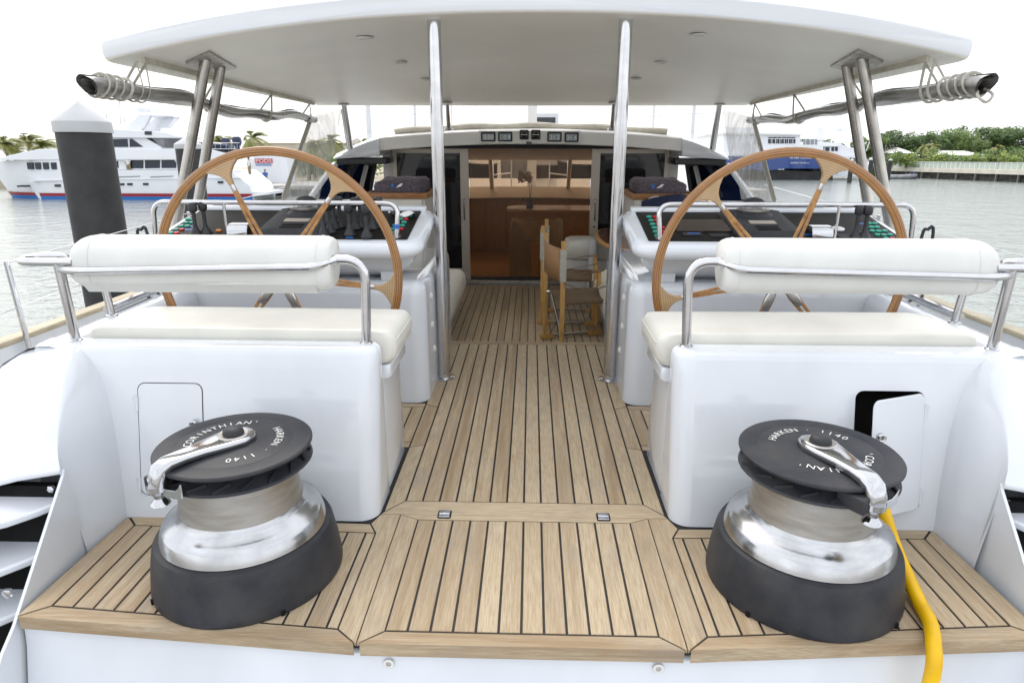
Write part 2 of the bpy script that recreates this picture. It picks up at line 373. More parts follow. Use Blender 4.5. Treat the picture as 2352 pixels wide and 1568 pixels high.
for s in (-1, 1):
    hp = MB(); x = .318*s; hp.prism(rrect(x-.027, x+.027, 2.276, 2.334, .008, 3), -.002, .0025); h = hp.build('hinge_plate', M['rubber'], deck, bevel=.001)
    hp = MB(); hp.box(x-.022, x+.022, 2.281, 2.303, .001, .0055); hp.box(x-.022, x+.022, 2.306, 2.330, .001, .0055); hp.tube([(x-.021, 2.3045, .006), (x+.021, 2.3045, .006)], .0035, 8)
    hp.build('hinge_leaf', M['steel'], h, bevel=.0015)
# lower cockpit sole
ZL = -.29
sole = MB(); sole.box(-1.6, 1.6, 4.66, 7.96, ZL-.04, ZL-.004); sole = tag(sole.build('cockpit_sole', M['caulk'], ang=0), kind='structure')
for i in range(28):
    x = W*(i-14); plank([(x, 4.66), (x+W, 4.66), (x+W, 7.80), (x, 7.80)], z=ZL, parent=sole)
plank([(-1.2, 7.80), (1.2, 7.80), (1.2, 7.89), (-1.2, 7.89)], 'x', z=ZL, parent=sole)

# ================================================================ hull
hull = empty('yacht_hull', (0, 1.6, -.05), label='white moulded hull and stern of the sailing yacht under the teak deck', cat='hull')
def P(m, name, mat, parent, **k): return m.build(name, M[mat] if isinstance(mat, str) else mat, parent, **k)
ye = lambda x: 1.594 if abs(x) < .495 else 1.594+(abs(x)-.495)*.0740
t = MB(); xs = [-1.6, -1.2, -.8, -.495, 0, .495, .8, 1.2, 1.6]
t.grid([[(x, ye(x)+dy, z) for x in (xs if True else xs)] for dy, z in ((.25, -.047), (.024, -.047), (.022, -.06), (.015, -.12), (-.03, -.30), (-.15, -.62), (-.17, -1.0))][::-1])
# keep the bed clear of the transom block
P(t, 'transom', 'gelcoat', hull, bevel=.01)
for px, py in ((893, 1522), (1512, 1533)):
    c = at(px, py, y=1.6095); m = MB(); mm = Matrix.Rotation(R(90), 3, 'X')
    m.lathe([(.016, .0), (.016, .004), (.009, .005), (.0085, -.004)], 20, c, mm, caps=False); d = P(m, 'drain_ring', 'gelcoat_shade', hull)
    m = MB(); m.lathe([(.0088, -.001), (.0088, .0022)], 16, c, mm); P(m, 'drain_hole', 'steel_satin', d)
sp = MB(); sp.box(-1.9, 1.9, -.35, 1.46, -1.02, -.92); P(sp, 'swim_platform', 'gelcoat', hull, bevel=.02)
for s in (-1, 1):
    # quarter moulding: slides from the coaming down to the top step
    rows = []; N = 16
    for k in range(N+1):
        q = k/N; y = 2.415-.38*q; Z = .6645-.335*q**1.4; xi = 1.566+.040*q; rr = .30*(1-q)**.9+.012
        xt = xi+.022+.19*(1-q)**.8+.01; sec = [(xi, -.03)]
        for n_ in range(13):
            ph = R(90*n_/12); sec.append((xi+(xt-xi)*((1-q)*(1-math.cos(ph))+q*math.sin(ph)**.9), Z*math.sin(ph)**.9))
        dz = .05*q
        sec += [(1.80, Z-dz*.6), (1.90, Z-.008-dz), (1.99, Z-.03-dz), (2.07, Z-.075-dz), (2.14, Z-.15-dz), (2.20, Z-.27-dz), (2.25, Z-.5-dz), (2.28, -.75)]
        rows.append([(s*a, y, b) for a, b in sec])
    wl = lambda p: abs(p[0]) < 1.636
    lip = [p if wl(p) else (p[0], p[1]-.006, p[2]-.010) for p in rows[-1]]; lip2 = [p if wl(p) else (p[0], p[1]-.002, p[2]-.022) for p in rows[-1]]; q2 = [p if wl(p) else (p[0], p[1]+.03, p[2]-.03) for p in rows[-1]]
    m = MB(); m.grid(rows+[lip, lip2, q2] if s > 0 else [r[::-1] for r in rows+[lip, lip2, q2]]); P(m, 'quarter', 'gelcoat', hull, ang=60)
    # fin: raked aft end of the side wall, in line with it
    poly = [(2.045, .322), (2.03, .30), (1.674, -.035), (1.61, -.085), (1.28, -.47), (1.1, -.9), (2.05, -.9), (2.05, .1)]
    wx = lambda z: 1.606+.022*max(0, min(1, z/.32))
    m = MB(); m.loft([[(s*(wx(bz)+t_), ay, bz) for ay, bz in poly][::s] for t_ in (.0015, .012)]); P(m, 'stern_fin', 'gelcoat', hull)
    m = MB(); m.prism([(2.075, .235), (2.105, .235), (1.55, -.9), (1.50, -.9)], s*1.65, s*2.27, lambda a, b, c: (c, a, b)); sp_ = P(m, 'stair_panel', 'rubber', hull)
    for j, zt in enumerate((.20, .06, -.085)):
        dy = -.085*j
        pl = [(1.636, 2.13), (1.636, 2.055), (1.665, 2.03), (1.70, 1.97), (1.76, 1.90), (1.84, 1.85), (1.95, 1.81), (2.2, 1.78), (2.2, 2.13)]
        m = MB(); m.prism([(s*a, b+dy) for a, b in pl], zt-.028, zt); P(m, 'tread', 'gelcoat', hull, bevel=.008)
    for px, py, rr in (((120, 1120, .014), (22, 1360, .02)) if s < 0 else ((2309, 1152, .014), (2345, 1350, .018))):
        c = at(px, py, x=s*1.70 if rr < .016 else s*1.72); m = MB(); m.lathe([(rr, 0), (rr, .012), (rr*.6, .016)], 6, c, Matrix.Rotation(R(90), 3, 'X')); P(m, 'bolt', 'steel', sp_)
    # coaming beside the helm well, side deck, bulwark and cap rail
    Z = .664; sec = [(1.80, -.02), (1.803, .60), (1.812, .635), (1.835, .655), (1.87, .664), (1.90, Z-.001), (1.95, Z-.01), (1.99, Z-.03), (2.07, Z-.075), (2.14, Z-.15), (2.20, Z-.27), (2.25, Z-.5)]
    m = MB(); m.grid([[(s*a, y, b) for a, b in (sec if s < 0 else sec[::-1])] for y in (2.40, 3.0, 3.6, 4.4, 5.2, 6.2, 7.6)]); P(m, 'coaming', 'gelcoat', hull, ang=60)
    m = MB(); m.grid([[(s*2.1, y, .24), (s*2.84, y, .24)] for y in (2.6, 5, 12, 20)]); P(m, 'side_deck', 'side_deck', hull)
    hx = lambda y: 2.62+.09*min(y-2.4, 4)-.012*max(0, y-8)**1.6*1.5
    ys = [2.2, 2.6, 3, 3.5, 4.2, 5, 6.5, 8, 10, 12, 14, 16, 18]
    zc = lambda y: .50-.05*(y-2.4)*(1 if y < 5 else 0)-(.13 if y >= 5 else 0)+.02*max(0, y-5)
    m = MB(); m.loft([[(s*(hx(y)-.07), y, zc(y)-.03), (s*(hx(y)+.02), y, zc(y)-.03), (s*(hx(y)+.02), y, zc(y)), (s*(hx(y)-.07), y, zc(y))] for y in ys]); P(m, 'cap_rail', 'cap_tan', hull, bevel=.008)
    m = MB(); m.grid([[(s*(hx(y)-.06), y, .2), (s*(hx(y)-.06), y, zc(y)-.02), (s*hx(y), y, zc(y)-.02), (s*(hx(y)+.02), y, -.3), (s*(hx(y)-.1), y, -1.2), (s*(hx(y)-.9), y, -3.4)] for y in ys]); P(m, 'topside', 'gelcoat', hull)
    # toe rail lying on the coaming
    m = MB(); a, b = at(215, 716, z=.685), at(362, 660, z=.685)
    m.tube([(s*1.95, 2.9, .68), (s*1.95, 4.2, .68)], .018, 10); P(m, 'coaming_rail', 'steel', hull)
m = MB(); m.grid([[(x, y, .24) for x in (-2.2, 2.2)] for y in (12.6, 20.5)]); P(m, 'foredeck', 'gelcoat', hull)
m = MB(); m.box(-.60, .60, 4.645, 4.655, ZL-.02, -.032); P(m, 'step_riser', 'gelcoat', hull)

# ================================================================ helm seats
def cut(o, c):                                  # boolean cut, applied
    for q in (o, c):
        bm = bmesh.new(); bm.from_mesh(q.data); bmesh.ops.remove_doubles(bm, verts=bm.verts, dist=1e-5); bmesh.ops.recalc_face_normals(bm, faces=bm.faces); bm.to_mesh(q.data); bm.free()
    bpy.context.view_layer.update()
    b = o.modifiers.new('cut', 'BOOLEAN'); b.object = c; b.solver = 'EXACT'
    dg = bpy.context.evaluated_depsgraph_get(); me = bpy.data.meshes.new_from_object(o.evaluated_get(dg))
    o.modifiers.clear(); o.data = me
    for p_ in me.polygons: p_.use_smooth = p_.area < .008
    if c in TOP: TOP.remove(c)
    bpy.data.objects.remove(c)
RK = .2275
side = {-1: 'left', 1: 'right'}
for s in (-1, 1):
    lab = 'white moulded helm bench with closed square locker hatch and cream backrest pad' if s < 0 else 'white moulded helm bench with its locker hatch ajar and cream backrest pad'
    st = empty('helm_bench', (s*1.1, 2.5, 0), label=lab, cat='bench', group='helm benches')
    X0, X1 = (.578, 1.93)
    rings = []
    for z, d in ((-.002, 0), (.03, 0), (.3, 0), (.58, 0), (.635, 0), (.652, .005), (.662, .016), (.665, .03)):
        rings.append([(s*a, b+(RK*z)*(1 if b < 2.4 else 0), z) for a, b in rrect(X0+d, X1, 2.25+d, 2.515-d*.3, (.075-d, .002, .002, .03), 8)])
    m = MB(); m.loft(rings if s > 0 else [r[::-1] for r in rings]); wall = P(m, 'aft_wall', 'gelcoat', st, ang=32)
    m = MB(); m.loft([[(s*a, b, z) for a, b in rrect(.583, 1.80, 2.50, 2.885, .02, 4)][::s] for z in (-.002, .50)]); P(m, 'seat_base', 'gelcoat', st, ang=40)
    m = MB(); m.loft([[(s*a, b, z) for a, b in rrect(.552+d, 1.80, 2.518, 2.90-d, (.02, .02, .05, .05) if s > 0 else (.02, .02, .05, .05), 5)][::s] for z, d in ((.50, .006), (.506, 0), (.548, 0), (.556, .008))]); P(m, 'seat_rim', 'gelcoat', st, ang=40)
    face = lambda a, b, c: (s*a, 2.25+RK*b-c, b)
    h0, h1, zb, zt = 1.262, 1.522, .088, .528
    ring = rrect(h0, h1, zb, zt, .03, 5)
    if s < 0:
        m = MB(); m.prism(ring, -.004, .0012, face); seam = P(m, 'hatch_seam', 'caulk', st)
        dr = empty('x'); TOP.remove(dr); bpy.data.objects.remove(dr)
        m = MB(); m.prism(rrect(h0+.003, h1-.003, zb+.003, zt-.003, .028, 5), -.002, .0035, face); door = P(m, 'hatch_door', 'gelcoat', st, bevel=.0015)
    else:
        c = MB(); c.prism(ring, -.11, .05, face); co = c.build('cutter', M['black_gloss']); kids(st); cut(wall, co)
        m = MB(); r2 = rrect(h0+.002, h1-.002, zb+.002, zt-.002, .029, 5); m.loft([[face(a, b, -.106) for a, b in r2], [face(a, b, -.004) for a, b in r2]], True, False); P(m, 'locker_shade', 'rubber', st)  # black sheet inside the recess: the locker's shade put into colour
        hinge = Vector(face(h1-.004, 0, .004)); ang = R(21)
        def fdoor(a, b, c2):                    # swung outward about its outboard edge
            u = (h1-.004)-a; return (s*(h1-.004-u*math.cos(ang))+s*c2*math.sin(ang)*-1, 2.25+RK*b-.004-u*math.sin(ang)-c2*math.cos(ang), b)
        m = MB(); m.prism(rrect(h0+.003, h1-.003, zb+.003, zt-.003, .028, 5), 0, .014, fdoor); door = P(m, 'hatch_door', 'gelcoat', st, bevel=.002)
    for zz in (.45, .13):
        m = MB(); m.tube([face(h1+.001, zz-.03, .006), face(h1+.001, zz+.03, .006)], .006, 8); m.box(*sorted((s*(h1-.002), s*(h1+.012))), 2.25+RK*zz-.006, 2.25+RK*zz-.001, zz-.03, zz+.03); P(m, 'hinge', 'gelcoat', door)
    c = at(446, 973, y=2.32) if s < 0 else at(2022, 1003, y=2.20)
    m = MB(); m.lathe([(.017, 0), (.017, .012), (.012, .016), (.007, .014), (.006, .004)], 20, (c.x, c.y+.004 if s < 0 else c.y, c.z), Matrix.Rotation(R(90), 3, 'X')); P(m, 'latch', 'chrome', door)
    # cushion on the seat
    inner = .527
    rings = []
    for z, d in ((.5565, .055), (.563, .022), (.585, .004), (.625, 0), (.66, .004), (.688, .02), (.697, .05), (.702, .10), (.705, .19)):
        rings.append([(s*a, b, z+.006*math.sin(a*5)) for a, b in rrect(inner+d, 1.80-d*.5, 2.524+d*.12, 2.93-d*.8, (.04, .03, .10, .03), 6)][::s])
    m = MB(); m.loft(rings); cu = P(m, 'bench_cushion', 'vinyl_cream', None, ang=70)
    tag(cu, 'long cream vinyl cushion on the helm bench %s' % ('with the closed locker hatch' if s < 0 else 'with the open locker hatch'), 'cushion', 'helm bench cushions')
    m = MB(); m.tube([(s*a, b, .655) for a, b in rrect(inner+.0015, 1.795, 2.53, 2.9285, (.04, .03, .10, .03), 6)][::s], .0025, 5, closed=True); P(m, 'piping', 'vinyl_cream', cu)
    # backrest: rails and pad
    br = st
    rings = []; cy, cz = 2.505, .982
    L0, L1 = .742, 1.757
    for q in [0, .012, .03, .045, .06]+[.1+.08*i for i in range(10)]+[.9, .925, .95, .97, .985, 1]:
        x = L0+(L1-L0)*q; e = min(q, 1-q)*(L1-L0)
        inn = q < .5; w0 = .045 if inn else .085
        sc = 1 if e > w0 else (1-((w0-e)/w0)**2.4*(.16 if inn else .34))
        ring = []
        for j in range(28):
            a = 2*math.pi*j/28; ca, sa = math.cos(a), math.sin(a)
            ring.append((s*x, cy+.02*sa+.082*sc*math.copysign(abs(ca)**.72, ca), cz+.1*sc*math.copysign(abs(sa)**.72, sa)))
        rings.append(ring[::-s])
    m = MB(); m.loft(rings); pad = P(m, 'backrest_pad', 'vinyl_white', br, ang=70)
    if s < 0:
        m = MB(); m.loft([[(-x, 2.425+.006*math.sin(x*9), .915+.003*math.sin(x*13)), (-x, 2.418, .912), (-x, 2.45, .872), (-x, 2.458, .877)] for x in [.80+.05*i for i in range(19)]]); P(m, 'pad_flap', 'vinyl_white', pad)
    for xe in (L0+.05, L1-.09):
        m = MB(); m.tube([(s*xe, cy+.02*math.sin(a)+.0825*math.copysign(abs(math.cos(a))**.72, math.cos(a)), cz+.1005*math.copysign(abs(math.sin(a))**.72, math.sin(a))) for a in [2*math.pi*j/36 for j in range(36)]], .0022, 5, closed=True); P(m, 'piping', 'vinyl_white', pad)
    m = MB(); m.tube(rounded([(s*.633, 2.479, .662), (s*.616, 2.478, 1.003), (s*.80, 2.478, .998)], .10, 8), .0185, 14); P(m, 'backrest_post', 'steel', br)
    m = MB(); m.tube(rounded([(s*.725, 2.478, 1.0), (s*.79, 2.405, .983), (s*1.72, 2.402, .962), (s*1.795, 2.45, .962)], .06, 6), .0145, 14); P(m, 'backrest_bar', 'steel', br)
    m = MB(); m.tube([(s*1.812, 2.478, .662), (s*1.803, 2.455, .985)], .0185, 14); P(m, 'backrest_post', 'steel', br)
    m = MB(); m.tube(rounded([(s*1.74, 2.452, .987), (s*1.965, 2.452, .987), (s*1.965, 2.56, .99), (s*1.875, 2.60, .985), (s*1.90, 2.84, .83), (s*1.90, 2.86, .662)], .05, 6), .0165, 14); P(m, 'grab_rail', 'steel', br)
    for q in ((.633, 2.479), (1.812, 2.478), (1.90, 2.86)):
        m = MB(); m.lathe([(.026, .662), (.026, .668), (.02, .672)], 18, (s*q[0], q[1], 0)); P(m, 'base_collar', 'steel', br)
    kids(br)

# ================================================================ helm consoles
SL = .19
def panz(y, h=0): return .936+(y-3.42)*SL+h
def onpanel(px, py, h=0):
    y = 3.5
    for _ in range(12):
        p = at(px, py, y=y); zz = panz(y, h)
        # move along the ray until the heights agree
        p = at(px, py, z=zz); y = .5*y+.5*min(max(p.y, 3.2), 4.2)
    p = at(px, py, z=panz(y, h)); return p
tiltM = Matrix.Rotation(math.atan(SL), 3, 'X')
for s in (-1, 1):
    co = empty('helm_console', (s*1.2, 3.7, 0), label='white helm console with a cluster of black winch levers' if s < 0 else 'white helm console with a dark screen and round white dial', cat='console', group='helm consoles')
    rings = []
    for z, d in ((-.002, 0), (.62, 0), (.655, .004), (.683, .016), (.697, .034), (.70, .06)):
        rings.append([(s*a, b, z) for a, b in rrect(.556+d, 1.84, 3.46+d, 4.60, (.085-d, .01, .01, .02), 8)][::s])
    m = MB(); m.loft(rings); P(m, 'pedestal', 'gelcoat', co, ang=32)
    # tray with tapering underside
    rings = []
    for z, dx, y0, y1, tl in ((.702, .26, 3.60, 3.95, 0), (.745, .12, 3.50, 3.98, .2), (.79, .075, 3.43, 4.0, .5), (.828, .06, 3.405, 4.0, .8), (.838, .045, 3.395, 4.0, .9), (.845, .02, 3.375, 4.0, 1), (.862, .004, 3.358, 4.0, 1), (.885, 0, 3.352, 4.0, 1), (.91, .006, 3.357, 4.0, 1), (.925, .022, 3.372, 3.985, 1), (.93, .05, 3.40, 3.95, 1)):
        rings.append([(s*a, b, z+(b-3.40)*SL*tl+(a-1.2)*.015*tl*0) for a, b in rrect(.545+dx, 2.005-dx, y0, y1, .11 if dx < .1 else .06, 7)][::s])
    m = MB(); m.loft(rings); tr = P(m, 'tray', 'gelcoat', co, ang=50)
    m = MB(); m.prism([(s*a, b) for a, b in rrect(.628, 1.945, 3.418, 3.905, .012, 3)][::s], 0, .004, lambda a, b, c: (a, b, panz(b, c))); P(m, 'dash_panel', 'panel_black', co)
    m = MB(); m.prism([(s*a, b) for a, b in ((.60, 3.912), (1.96, 3.912), (1.96, 3.955), (.60, 3.955))][::s], -.01, .022, lambda a, b, c: (a, b, panz(b, c))); P(m, 'back_lip', 'gelcoat', co, bevel=.009)
    # small support block between tray and pedestal
    m = MB(); m.box(*sorted((s*.70, s*.80)), 3.50, 3.62, .698, .77); P(m, 'support_block', 'gelcoat', co, bevel=.008)
    # hand rail
    m = MB(); m.tube(rounded([(s*.69, 3.445, panz(3.445, .003)), (s*.675, 3.46, 1.118), (s*1.985, 3.48, 1.118), (s*2.0, 3.48, .90)], .07, 8), .0135, 12); hr = P(m, 'hand_rail', 'steel', co)
    m = MB(); m.tube([(s*1.60, 3.47, panz(3.47)), (s*1.60, 3.47, 1.118)], .008, 10); P(m, 'rail_post', 'steel', hr)
    m = MB(); m.lathe([(.026, .0), (.026, .005), (.014, .010)], 18, (s*.69, 3.445, panz(3.445, .004)), tiltM); P(m, 'rail_base', 'steel', hr)
    if s < 0:
        m = MB(); m.lathe([(.0152, -.012), (.0152, .012)], 12, (s*.687, 3.449, 1.0)); P(m, 'blue_tape', 'blue_tag', hr)
    # binnacle and compass
    cx, cyy = s*1.27, 3.79
    m = MB(); m.loft([[(cx+s*a*w, b, panz(b, h)) for a, b in rrect(-1, 1, y0, y1, .02, 3)] for w, y0, y1, h in ((.175, 3.44, 3.87, .003), (.165, 3.45, 3.86, .028), (.12, 3.48, 3.86, .034))]); bn = P(m, 'binnacle', 'black_plastic', co, ang=30)
    for k, (yy, w, hh, mt) in enumerate(((3.62, .07, .05, 'frame_grey'), (3.545, .06, .022, 'panel_black'), (3.505, .06, .022, 'panel_black'))):
        m = MB(); m.prism(rrect(cx-w, cx+w, yy-hh/2, yy+hh/2, .004, 2), .035, .038, lambda a, b, c: (a, b, panz(b, c))); P(m, 'display', mt, bn)
    m = MB(); m.lathe([(.115, 0), (.108, .016), (.088, .026), (.084, .030)], 28, (cx, cyy, panz(cyy, .012))); cp = P(m, 'compass', 'black_plastic', co)
    zb = panz(cyy, .041)
    m = MB(); m.lathe([(.086, 0), (.09, .006), (.09, .016), (.084, .02)], 28, (cx, cyy, zb)); P(m, 'compass_ring', 'steel_satin', cp)
    m = MB(); m.lathe([(.072, .0), (.072, .016), (.068, .022)], 28, (cx, cyy, zb+.018), caps=False); P(m, 'compass_glass', 'dome_glass', cp)
    m = MB(); m.lathe([(.064, .024), (.063, .034), (.055, .048), (.040, .060), (.02, .067), (.003, .069)], 28, (cx, cyy, zb+.012)); P(m, 'compass_hood', 'black_plastic', cp)
    m = MB(); m.lathe([(.045, 0), (.05, .01), (.03, .016)], 20, (cx, cyy, zb+.018)); P(m, 'compass_card', 'panel_black', cp)
    # levers, buttons, small fittings, placed from their pixels on the dash
    if s < 0: px = lambda a, b: (344.5+.29296*a, 436.4+.29296*b)
    else: px = lambda a, b: (1406.8+.30517*a, 436.4+.30517*b)
    def lever(a, b, hgt, lean=0):
        p = onpanel(*px(a, b)); base = (p.x, p.y, p.z)
        m = MB(); m.lathe([(.030, 0), (.034, .008), (.027, .022), (.015, .042), (.010, .065), (.011, hgt-.03)], 12, base)
        top = Vector(base)+Vector((0, 0, hgt-.035))
        m.lathe([(.011, 0), (.020, .006), (.023, .022), (.022, .042), (.015, .05)], 10, top); return P(m, 'lever', 'lever', co, ang=45)
    def button(a, b, mt, w=.016):
        p = onpanel(*px(a, b)); m = MB()
        m.lathe([(w, 0), (w, .007), (w*.8, .010)], 12, (p.x, p.y, p.z+.003), tiltM @ Matrix.Diagonal((1, .75, 1))); return P(m, 'button', mt, co)
    def tagq(a, b, w=.02):
        p = onpanel(*px(a, b)); m = MB(); m.prism([(p.x-w, p.y-.008), (p.x+w, p.y-.008), (p.x+w, p.y+.008), (p.x-w, p.y+.008)], .0042, .0056, lambda q, r, c: (q, r, panz(r, c))); P(m, 'name_tag', 'blue_tag', co)
    if s < 0:
        for a, b in ((300, 238), (285, 266), (330, 266), (248, 293), (295, 293), (205, 320), (165, 347), (335, 240), (2040, 211), (1990, 214), (1965, 237), (1992, 262), (1977, 288), (1922, 288), (1907, 315), (1900, 343), (937, 293), (1262, 290)): button(a, b, 'green_button')
        for a, b in ((250, 320), (210, 347), (2005, 237), (1966, 315), (1215, 290)): button(a, b, 'red_button')
        button(540, 328, 'orange_button')
        for a, b in ((330, 291), (300, 316), (920, 318), (1270, 325), (1565, 380)): tagq(a, b)
        for a, b, h in ((365, 365, .16), (442, 350, .16)): lever(a, b, h)
        for a, b in ((1365, 362), (1415, 340), (1570, 362), (1700, 378), (1450, 310), (1495, 298), (1612, 312), (1655, 298), (1745, 312), (1805, 300)): lever(a, b, .155)
        c1 = onpanel(*px(715, 340))
    else:
        for a, b in ((275, 211), (290, 238), (302, 266), (315, 293), (325, 323), (335, 352), (1330, 311), (1972, 262), (1930, 262), (1945, 290), (1987, 290), (1952, 318), (2000, 320), (2046, 318), (1990, 347), (2040, 349), (2086, 347), (2056, 376)): button(a, b, 'green_button')
        for a, b in ((322, 211), (332, 238), (345, 266), (372, 293), (382, 323), (388, 350), (1015, 303), (1055, 309), (1290, 313), (2102, 376)): button(a, b, 'red_button')
        for a, b in ((1010, 335), (1340, 342), (1450, 342), (1860, 260)): tagq(a, b)
        lever(1825, 372, .16); lever(1890, 378, .16)
        p = onpanel(*px(1695, 300)); m = MB(); m.lathe([(.034, 0), (.034, .006), (.03, .008), (.013, .006), (.012, .003)], 24, (p.x, p.y, p.z+.003), tiltM); P(m, 'dial', 'white_plain', co)
        p = onpanel(*px(1735, 355)); m = MB(); m.lathe([(.034, 0), (.034, .006), (.03, .006)], 24, (p.x, p.y, p.z+.003), tiltM); P(m, 'gauge', 'black_plastic', co)
        pts = [onpanel(*px(a, b)) for a, b in ((455, 235), (840, 235), (900, 322), (480, 322))]
        m = MB(); m.prism([(p.x, p.y) for p in pts], .004, .012, lambda q, r, c: (q, r, panz(r, c))); P(m, 'screen', 'screen_brown', co, bevel=.002)
        for q in ((600, 342), (800, 350)):
            p = onpanel(*px(*q)); m = MB(); m.prism([(p.x-.05, p.y-.022), (p.x+.05, p.y-.022), (p.x+.05, p.y+.022), (p.x-.05, p.y+.022)], .004, .01, lambda q, r, c: (q, r, panz(r, c))); P(m, 'keypad', 'black_plastic', co, bevel=.002)
        p = onpanel(*px(612, 340)); m = MB(); m.prism([(p.x-.033, p.y-.006), (p.x+.03, p.y-.006), (p.x+.03, p.y+.006), (p.x-.033, p.y+.006)], .0101, .0108, lambda q, r, c: (q, r, panz(r, c))); P(m, 'key_legend', 'blue_tag', co)
        c1 = onpanel(*px(1550, 345))
    # folded chrome control cover
    w = .055
    prof = [(-.06, .0), (-.05, .035), (-.03, .052), (.02, .056), (.045, .05), (.06, .03), (.065, 0)]
    m = MB(); m.prism([(c1.y+a, c1.z+b) for a, b in prof], c1.x-w, c1.x+w, lambda a, b, c: (c, a, b)); P(m, 'control_cover', 'chrome', co, bevel=.004)
    # three fixing studs on the inboard side
    for yy, zz in ((3.684, .57), (3.695, .397), (3.746, .233)):
        m = MB(); m.lathe([(.02, 0), (.02, .006), (.013, .010)], 16, (s*.556, yy, zz), Matrix.Rotation(R(-90*s), 3, 'Y')); P(m, 'stud', 'gelcoat_shade', co)
    kids(co)

# ================================================================ steering wheels
def wheel(s, off):
    c = Vector((s*1.199, 3.105, .808))
    w = empty('steering_wheel', c, label='large laminated wood steering wheel in front of the console %s' % ('with the black winch levers' if s < 0 else 'with the round white dial'), cat='wheel', group='steering wheels')
    RR = .578
    n = 96; rings = []
    for k in range(n+1):
        a = 2*math.pi*k/n; d = Vector((math.cos(a), 0, math.sin(a)))
        rings.append([d*(RR+.0215*math.copysign(abs(math.cos(b))**.8, math.cos(b)))+Vector((0, .017*math.sin(b), 0)) for b in [2*math.pi*j/14 for j in range(14)]])
    m = MB(); m.loft(rings, False, False); P(m, 'rim', 'rim_wood', w, ang=60)
    for k in range(6):
        a = R(off+60*k); d = Vector((math.cos(a), 0, math.sin(a))); e = Vector((-math.sin(a), 0, math.cos(a))); yv = Vector((0, 1, 0))
        # flare: concave web joining spoke and rim
        left = []
        for j in range(9):
            q = j/8; rr = .462+(.562-.462)*q; hw = .011+.092*q**2.6; left.append((rr, hw))
        pol = [d*r+e*h for r, h in left]+[d*(RR-.002)+e*.06, d*(RR-.002)-e*.06]+[d*r-e*h for r, h in reversed(left)]
        m = MB(); m.loft([[p-yv*.0125 for p in pol], [p+yv*.0125 for p in pol]]); P(m, 'flare', 'flare_wood', w, bevel=.004)
        sp_ = MB()
        for g in (-1, 1):
            p0 = d*.10+e*g*.0165; p1 = d*.30+e*g*.0095; p2 = d*.468+e*g*.003
            for A, Bq in ((p0, p1), (p1, p2)): sp_.bar(A, Bq, .0085, .016)
        sp_ = P(sp_, 'spoke', 'spoke_wood', w, bevel=.003)
        m = MB(); m.loft([[d*.03+e*x+yv*y for x, y in rrect(-.016, .016, -.011, .011, .006, 3)], [d*.11+e*x+yv*y for x, y in rrect(-.022, .022, -.011, .011, .006, 3)], [d*.17+e*x+yv*y for x, y in rrect(-.016, .016, -.0105, .0105, .005, 3)], [d*.175+e*x+yv*y for x, y in rrect(-.013, .013, -.009, .009, .005, 3)]]); P(m, 'spoke_fork', 'steel', sp_)
        m = MB(); m.lathe([(.008, .43), (.0115, .44), (.0115, .462)], 12, (0, 0, 0), d.to_track_quat('Z', 'Y').to_matrix()); P(m, 'ferrule', 'steel', sp_)
    mm = Matrix.Rotation(R(90), 3, 'X')
    m = MB(); m.lathe([(.055, -.022), (.058, -.015), (.058, .015), (.05, .026), (.02, .032)], 28, (0, 0, 0), mm); P(m, 'hub', 'steel', w)
    m = MB(); m.lathe([(.03, -.34), (.03, -.02)], 18, (0, 0, 0), mm); P(m, 'shaft', 'steel', w)
    return w
wheel(-1, 113); wheel(1, 72)

